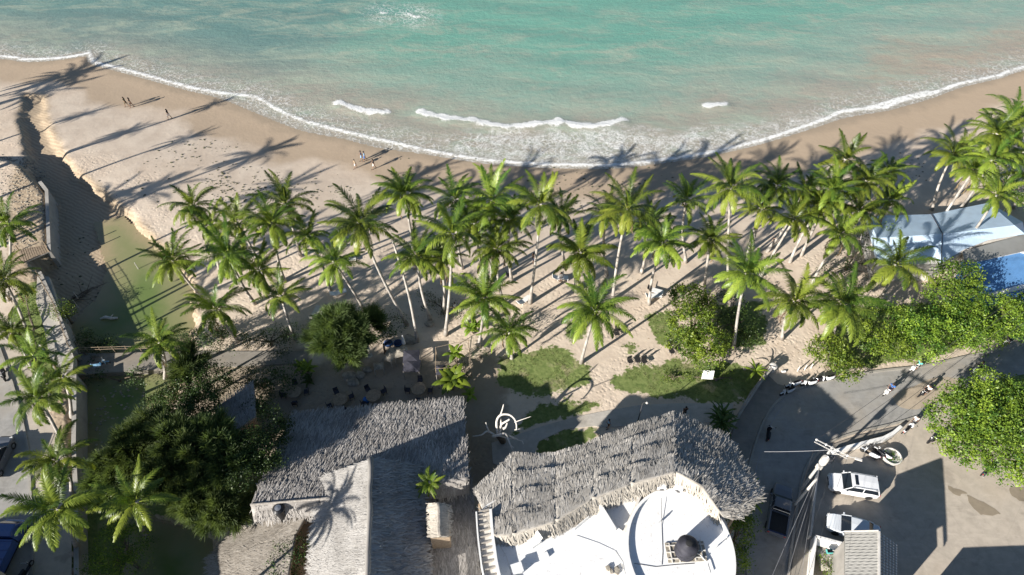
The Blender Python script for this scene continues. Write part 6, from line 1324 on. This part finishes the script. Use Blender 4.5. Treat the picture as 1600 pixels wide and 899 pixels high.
def lamp(px, base_z, label, hh_=4.2):
    p = g(*px); t = thing('garden_lamp', label, 'lamp post', p); MB().tube([(0, 0, 0), (0, 0, hh_)], [.06, .04], 8).build('pole', M['cable'], t); MB().tube([(0, 0, hh_ - .1), (.15, 0, hh_ + .1), (.35, 0, hh_ + .08)], .025, 6).build('arm', M['cable'], t); MB().lathe((.38, 0, hh_), [(.14, 0), (.12, .06), (.03, .12), (0, .12)], 10).build('lamp_head', M['offwhite'], t)
lamp((995, 664), 0, 'thin dark lamp post on the shaded path by the round thatch')
# poles, frame and fence of the garden
def pole(label, a, h_, tilt=(0, 0), r=.06, mat='greywood', cat='post', name='wooden_post', group=None):
    t = thing(name, label, cat, a, 0, group); MB().tube([(0, 0, -.05), (tilt[0] * .5, tilt[1] * .5, h_ * .5), (tilt[0], tilt[1], h_)], [r, r * .9, r * .8], 7).build('post', M[mat], t); return t
def frame():
    c = [g(683, 592), g(737, 590), g(733, 548), g(683, 560)]; t = thing('pergola_frame', 'rough wooden pole frame round the plants at the garden entrance', 'pergola', c[0]); q = [v - c[0] for v in c]
    for v in q: MB().tube([v, v + Vector((0, 0, 2.0))], .04, 7).build('post', M['wood'], t)
    for k in range(4): MB().tube([q[k] + Vector((0, 0, 1.9)), q[(k + 1) % 4] + Vector((0, 0, 2.0 - .3 * (k % 2)))], .025, 6).build('beam', M['wood'], t)
frame()
for k, (x, y) in enumerate(((1246, 580), (1257, 578), (1267, 575))): pole('short pale post in the sand by the road bend, %s of three' % ('leftmost', 'middle', 'rightmost')[k], g(x, y), .9, r=.07, mat='offwhite', name='bollard', cat='bollard', group='short posts by the road bend')
def fence(label, px, z, n, h_=.95):
    pts = [G(a, b, z) for a, b in px]; t = thing('rail_fence', label, 'fence', pts[0]); q = [p - pts[0] for p in pts]; tot = []
    for a, b in zip(q, q[1:]): tot += [a.lerp(b, k / n) for k in range(n)]
    tot.append(q[-1])
    for v in tot: MB().tube([v, v + Vector((0, 0, h_))], .04, 6).build('post', M['wood'], t)
    for hh_ in (.5, .9): MB().tube([v + Vector((0, 0, h_ * hh_ + random.uniform(-.03, .03))) for v in tot], .025, 5).build('rail', M['wood'], t)
random.seed(8)
fence('wooden pole fence along the upper side of the footpath', [(118, 551), (200, 549), (285, 548)], .35, 4); fence('wooden rail fence at the walkway corner and along the creek wall', [(62, 432), (88, 480), (111, 545)], STREET_Z + .12, 5)
fence('metal rail between path and pavement', [(1136, 676), (1160, 640), (1190, 592)], .13, 4, 1.3)
fence('rail fence along the lower pond, at the bottom of the grove', [(240, 815), (290, 826), (325, 832)], -.3, 3, .9)
def bridge():
    c = [G(30, 392, STREET_Z), G(72, 384, STREET_Z), G(78, 394, STREET_Z), G(36, 412, STREET_Z)]
    t = thing('wooden_bridge', 'plank bridge deck at the end of the rubble terrace', 'bridge', c[0]); q = [v - c[0] for v in c]; n = 12
    for k in range(n):
        a, b = q[0].lerp(q[1], (k + .5) / n), q[3].lerp(q[2], (k + .5) / n); MB().bar(a + Vector((0, 0, .10)), b + Vector((0, 0, .10)), .30, .06).build('plank', M['wood'], t)
    for e0, e1 in ((0, 1), (3, 2)): MB().bar(q[e0], q[e1], .12, .14).build('girder', M['greywood'], t)
    for k in range(4): MB().tube([q[k] + Vector((0, 0, -2.2)), q[k] + Vector((0, 0, .9))], .07, 7).build('post', M['wood'], t)
bridge()
# round tables with chairs in the shaded garden
def table_set(px, label, r=.75, z=.0, mat='wood'):
    p = g(*px); t = thing('round_table', 'round wooden table, ' + label, 'table', p, 0, 'round tables in the shaded garden')
    MB().lathe((0, 0, .70), [(0, 0), (r, 0), (r, .05), (r - .08, .06), (r - .1, .05), (0, .05)], 20).build('table_top', M[mat], t); MB().lathe((0, 0, 0), [(.35, 0), (.1, .08), (.08, .7), (0, .7)], 10).build('pedestal', M['greywood'], t)
    for k in range(4):
        a = k * 1.57 + px[0]; q = p + Vector((math.cos(a) * (r + .4), math.sin(a) * (r + .4), 0)); c = thing('chair', 'dark garden chair at the round table ' + label, 'chair', q, a + R(90), 'chairs at the table ' + label)
        MB().box((0, 0, .42), (.5, .48, .05)).build('seat', M['fabric_dark'], c, bevel=.01); MB().box((0, -.24, .72), (.48, .05, .5)).build('backrest', M['fabric_dark'], c, bevel=.01)
        for x in (-.21, .21):
            for y in (-.2, .2): MB().box((x, y, .2), (.04, .04, .4)).build('leg', M['black'], c)
for px, lb in (((655, 613), 'nearest the banana clump'), ((585, 624), 'with the blue bag'), ((533, 630), 'left of the blue bag'), ((462, 618), 'in the darkest corner by the hedge')): table_set(px, lb)
b = thing('bag', 'blue bag beside the round table above the thatch', 'bag', g(573, 627)); MB().lathe((0, 0, 0), [(.3, 0), (.38, .15), (.34, .4), (.2, .55), (0, .58)], 10).build('sack', M['c_blue'], b, smooth_=True); MB().tube([(-.15, 0, .5), (0, 0, .72), (.15, 0, .5)], .02, 5).build('handle', M['c_navy'], b)
def canopy(px, w_, d_, label, rz=0.0, mat='fabric_dark', h_=2.4):
    p = g(*px); t = thing('canopy', label, 'canopy', p, rz)
    MB().add([(-w_ / 2, -d_ / 2, h_), (w_ / 2, -d_ / 2, h_), (w_ / 2, d_ / 2, h_), (-w_ / 2, d_ / 2, h_), (0, 0, h_ + .25)], [(0, 1, 4), (1, 2, 4), (2, 3, 4), (3, 0, 4), (3, 2, 1, 0)]).build('cover', M[mat], t)
    for x in (-1, 1):
        for y in (-1, 1): MB().tube([(x * w_ * .47, y * d_ * .47, 0), (x * w_ * .47, y * d_ * .47, h_)], .04, 6).build('post', M['greywood'], t)
canopy((645, 570), 1.7, 1.6, 'dark square garden canopy, upper of two by the trunk base', .05, h_=1.5); canopy((646, 584), 1.7, 1.5, 'dark square garden canopy, lower of two by the trunk base', -.03, h_=1.5)
canopy((627, 562), 1.3, 1.3, 'grey canopy left of the dark pair in the garden', .3, 'rock', 1.4); canopy((613, 566), 1.1, 1.7, 'tan straw canopy in the garden beside the grey one', -.4, 'rock', 1.4)
canopy((594, 582), 1.0, .9, 'small tan straw canopy at the garden edge below the feathery tree', .2, 'rock', 1.2); canopy((690, 588), 1.0, 1.2, 'small dark cover left of the pole frame', .1, 'fabric_dark', 1.2)
def parasol(px, label, mat='white'):
    p = g(*px); t = thing('folded_parasol', label, 'parasol', p); MB().tube([(0, 0, 0), (0, 0, 2.6)], .03, 6).build('pole', M['greywood'], t); MB().lathe((0, 0, 0), [(.03, 1.0), (.2, 1.1), (.16, 1.7), (.07, 2.5), (0, 2.62)], 10).build('cover', M[mat], t)
    MB().lathe((0, 0, 0), [(.3, 0), (.3, .08), (.05, .1), (0, .1)], 12).build('base', M['offwhite'], t)
parasol((633, 546), 'folded white parasol above the dark canopies'); parasol((578, 556), 'folded white parasol at the right side of the feathery tree')
for k, (px, lb) in enumerate((((607, 538), 'left'), ((622, 538), 'right'))):
    p = g(*px); t = thing('beanbag', 'dark blue round seat under the bushes, %s of two' % lb, 'seat', p, 0, 'round blue seats'); MB().lathe((0, 0, 0), [(.4, 0), (.5, .18), (.42, .36), (.2, .42), (0, .40)], 14).build('cushion', M['c_navy'], t, smooth_=True); MB().lathe((0, 0, .3), [(.46, -.02), (.47, .0), (.44, .03)], 14).build('piping', M['c_blue'], t)
def boulder(px, r, label, seed):
    bm = bmesh.new(); bmesh.ops.create_icosphere(bm, subdivisions=3, radius=r)
    for v in bm.verts: v.co = Vector((v.co.x * 1.25, v.co.y, v.co.z * .7)) * (1 + .35 * noise.noise(v.co * 1.6 + Vector((seed, 0, 0))))
    me = bpy.data.meshes.new('boulder'); bm.to_mesh(me); bm.free(); me.materials.append(M['rock']); o = ob('boulder', me); o.location = g(*px) + Vector((0, 0, r * .3)); tag(o, label, 'rock', 'rocks edging the garden')
for k, (x, y, r, lb) in enumerate(((546, 590, .6, 'pale boulder at the left end of the garden rock edge'), (552, 598, .5, 'dark topped boulder just below the leftmost one'), (563, 588, .45, 'grey boulder right of the first two in the garden edge'), (641, 532, .6, 'pale boulder at the foot of the bare white stem'), (671, 507, .4, 'small boulder with white paint between two trunks'), (575, 578, .4, 'boulder under the right side of the feathery tree'))): boulder((x, y), r, lb, k * 3.1)
p = g(172, 502); t = thing('boat_wreck', 'small pale piece of driftwood standing in the green creek water', 'driftwood', Vector((p.x, p.y, CREEK_Z))); MB().tube([(-.9, 0, .1), (-.3, .1, .3), (.4, -.05, .25), (1.0, .1, .12)], [.1, .17, .16, .12], 7).build('log', M['dead_wood'], t); MB().tube([(.3, 0, .3), (.6, .3, .55)], [.08, .04], 6).build('branch', M['dead_wood'], t)
for k, (x, y, lb) in enumerate(((217, 422, 'thin pale stake standing in the creek near the lone palm'), (123, 468, 'pale stake in the shaded creek bed, right of the round bush'), (122, 480, 'lower pale stake in the shaded creek bed'))): p = G(x, y, -.8); pole(lb, p, 1.3, r=.05, mat='dead_wood', name='stake', cat='stake', group='stakes in the creek')
m = MB(); rnd = random.Random(4); c0 = G(118, 470, -.9)
t = thing('dead_branches', 'tangle of bare dead branches lying at the creek edge', 'branches', c0)
for k in range(16):
    a = rnd.uniform(-.4, 2.4); L = rnd.uniform(1, 3.2); q = Vector((rnd.uniform(-1, 1), rnd.uniform(-1, 1), .1)); e = q + Vector((math.cos(a) * L, math.sin(a) * L, rnd.uniform(.1, .6))); m.tube([q, q.lerp(e, .5) + Vector((.1, .1, .15)), e], [.05, .035, .012], 5)
m.build('branch_tangle', M['bark'], t)
# washing-line like wires and circle lines are left to the sand; bleached dead tree
def dead_tree():
    b = g(786, 690); t = thing('dead_tree', 'bleached dead tree with curling white branches between the two buildings', 'tree', b)
    def R3(pts, r0, r1): q = [G(x, y, z) - b for x, y, z in pts]; n = len(q); q2 = catmull([tuple(v) for v in q], 4, False); k = len(q2); return q2, [r0 + (r1 - r0) * i / (k - 1) for i in range(k)]
    q, r = R3([(786, 690, -.1), (783, 686, 1.2), (778, 681, 2.4)], .34, .24); MB().tube(q, r, 9).build('trunk', M['bark'], t, smooth_=True)
    br = [([(778, 681, 2.4), (776, 660, 3.6), (782, 649, 4.2), (795, 648, 4.4), (804, 655, 4.3), (807, 664, 4.0), (807, 672, 3.6)], .13, .06), ([(782, 649, 4.2), (785, 640, 4.8), (787, 632, 5.2)], .08, .05), ([(804, 660, 4.2), (818, 655, 4.6), (830, 651, 4.9)], .05, .02),
          ([(780, 682, 2.4), (783, 665, 3.2), (785, 662, 3.4), (794, 657, 3.8), (796, 655, 3.9)], .12, .08), ([(783, 662, 3.3), (782, 652, 3.8)], .1, .05), ([(786, 670, 3.2), (790, 668, 3.3), (793, 661, 3.5)], .14, .08),
          ([(770, 682, 2.6), (780, 680, 3.0), (789, 678, 3.2), (794, 686, 3.0), (798, 696, 2.8), (803, 700, 2.7)], .15, .05), ([(795, 681, 3.0), (806, 686, 2.8), (809, 687, 2.8)], .09, .05), ([(798, 697, 2.8), (801, 703, 2.6)], .06, .03),
          ([(776, 682, 2.4), (762, 674, 2.8), (752, 680, 2.8), (738, 682, 2.9)], .11, .04), ([(764, 674, 2.8), (761, 667, 3.2), (759, 660, 3.5)], .08, .05), ([(816, 689, 2.6), (818, 694, 2.5)], .05, .03), ([(804, 672, 3.6), (814, 670, 3.6)], .05, .02), ([(778, 681, 2.4), (790, 684, 2.5), (816, 689, 2.6)], .07, .04)]
    for k, (pts, r0, r1) in enumerate(br): q, r = R3(pts, r0, r1); MB().tube(q, r, 7).build('branch', M['dead_wood'], t, smooth_=True)
dead_tree()
# utility pole with crossarms, transformer and street cables
def utility_pole():
    top = G(1300, 700, 8.2); b = Vector((top.x, top.y, .13)); t = thing('utility_pole', 'pale utility pole with double crossarms and transformer by the white car', 'utility pole', b); H_ = 8.2
    MB().tube([(0, 0, 0), (0, 0, H_)], [.15, .09], 10).build('pole', M['galv'], t)
    ax = (G(1330, 716, 8) - G(1287, 694, 8)).normalized(); pr = Vector((-ax.y, ax.x, 0))
    for s in (-1, 1): MB().bar(-ax * 1.4 + pr * .15 * s + Vector((0, 0, H_ - .3)), ax * 1.4 + pr * .15 * s + Vector((0, 0, H_ - .3)), .06, .09).build('crossarm', M['galv'], t)
    ins = []
    for f in (-1.3, -.5, .5, 1.3):
        c = ax * f + Vector((0, 0, H_ - .2)); MB().lathe(c, [(.05, 0), (.09, .05), (.05, .1), (.09, .15), (.05, .2), (0, .24)], 10).build('insulator', M['white'], t); ins.append(b + c + Vector((0, 0, .22)))
    tr = MB().lathe(pr * -.55 + Vector((0, 0, 6.2)), [(0, 0), (.3, .02), (.32, .1), (.32, .85), (.28, .95), (0, 1.0)], 16).build('transformer', M['offwhite'], t); MB().lathe(pr * -.55 + Vector((.1, 0, 7.15)), [(.05, 0), (.08, .1), (.04, .25), (0, .26)], 8).build('bushing', M['white'], tr)
    MB().box(pr * -.45 + Vector((0, 0, 5.3)), (.45, .35, .6)).build('junction_box', M['offwhite'], t, bevel=.02)
    for k, z in enumerate((4.4, 4.8, 5.0)): 
        pts = [Vector((.35 * math.cos(a), .35 * math.sin(a), z + .1 * math.sin(3 * a))) for a in [2 * math.pi * j / 14 for j in range(15)]]; MB().tube([p + Vector((.35, -.1, 1.6)) for p in pts], .025, 5, False).build('cable_coil', M['cable'], t)
    arm = MB().tube([(0, 0, 7.0), (.9, -.35, 7.5), (1.9, -.7, 7.6)], .035, 7).build('lamp_arm', M['galv'], t); MB().box((2.15, -.8, 7.58), (.6, .22, .12), rz=-.35).build('lamp_head', M['offwhite'], t, bevel=.03)
    def cab(name, a, c, sag, r, mat, lb):
        a = Vector(a); c = Vector(c); pts = [a.lerp(c, k / 14) - Vector((0, 0, sag * 4 * (k / 14) * (1 - k / 14))) for k in range(15)]
        o = MB().tube([p - a for p in pts], r, 4).build(name, M[mat], None); o.location = a; tag(o, lb, 'cable', 'overhead cables')
    words = ['outermost', 'second', 'third', 'fourth']
    for k, p in enumerate(ins):
        cab('power_cable', p, G(1188 + 16 * k, 990, 8.6), .5, .011, 'cable', '%s high cable from the crossarm towards the bottom of the picture' % words[k])
        cab('power_cable', p, G(1530 + 22 * k, 470, 8.3) + Vector((6, 2, 0)), .7, .016, 'cable', '%s high cable from the crossarm towards the upper right' % words[k])
    for k in range(6):
        cab('phone_cable', b + Vector((0, 0, 6.2 - .22 * k)), G(1165 + 20 * k, 1000, 5.6 - .3 * k), .7 + .12 * k, .016 - .001 * k, 'cable' if k % 2 else 'palecable', 'low bundled cable number %s over the road edge' % ('one two three four five six'.split()[k]))
    cab('service_cable', b + Vector((0, 0, 7.7)), G(1194, 706, 6.5), .1, .025, 'palecable', 'single pale cable reaching from the pole left across the dark road')
    p2 = b + Vector((-.5, -1.2, 0)); pl = pole('short leaning concrete stay post beside the utility pole', Vector((p2.x - .5, p2.y - .3, .13)), 4.6, (.6, .4), .13, 'offwhite', 'post', 'stay_post')
utility_pole()
def planter():
    p = G(1395, 712, .7); p.z = .01; t = thing('round_planter', 'round white concrete planter with yellow green plants in the yard', 'planter', p)
    MB().lathe((0, 0, 0), [(.75, 0), (.9, .6), (.80, .63), (.76, .45), (0, .45)], 28).build('pot', M['offwhite'], t, smooth_=False); leaf_cloud('plants', [(0, 0, .5, .66, .66, .22)], 120, .12, M['broad'], 77, t, sigma=.12)
planter()
p = g(1205, 579); t = thing('stone_pillar', 'stubby pale stone pillar at the end of the pavement wall', 'pillar', p); MB().lathe((0, 0, 0), [(.32, 0), (.34, .7), (.42, .75), (.42, .95), (.2, 1.1), (0, 1.12)], 12).build('pillar', M['offwhite'], t)
p = g(1224, 582); t = thing('bottle', 'small white canister lying in the shade beside the stone pillar', 'canister', p); MB().tube([(-.2, 0, .12), (.2, .05, .12)], .12, 8).build('canister', M['white'], t)
p = g(795, 432); t = thing('beach_chair', 'small grey chair in the palm shade left of the straight trunk', 'chair', p, .4); MB().box((0, 0, .3), (.6, .5, .05)).build('seat', M['fabric_dark'], t); MB().box((-.3, 0, .6), (.05, .5, .6)).build('backrest', M['fabric_dark'], t)
for x in (-.25, .25):
    for y in (-.2, .2): MB().box((x, y, .14), (.04, .04, .28)).build('leg', M['greywood'], t)
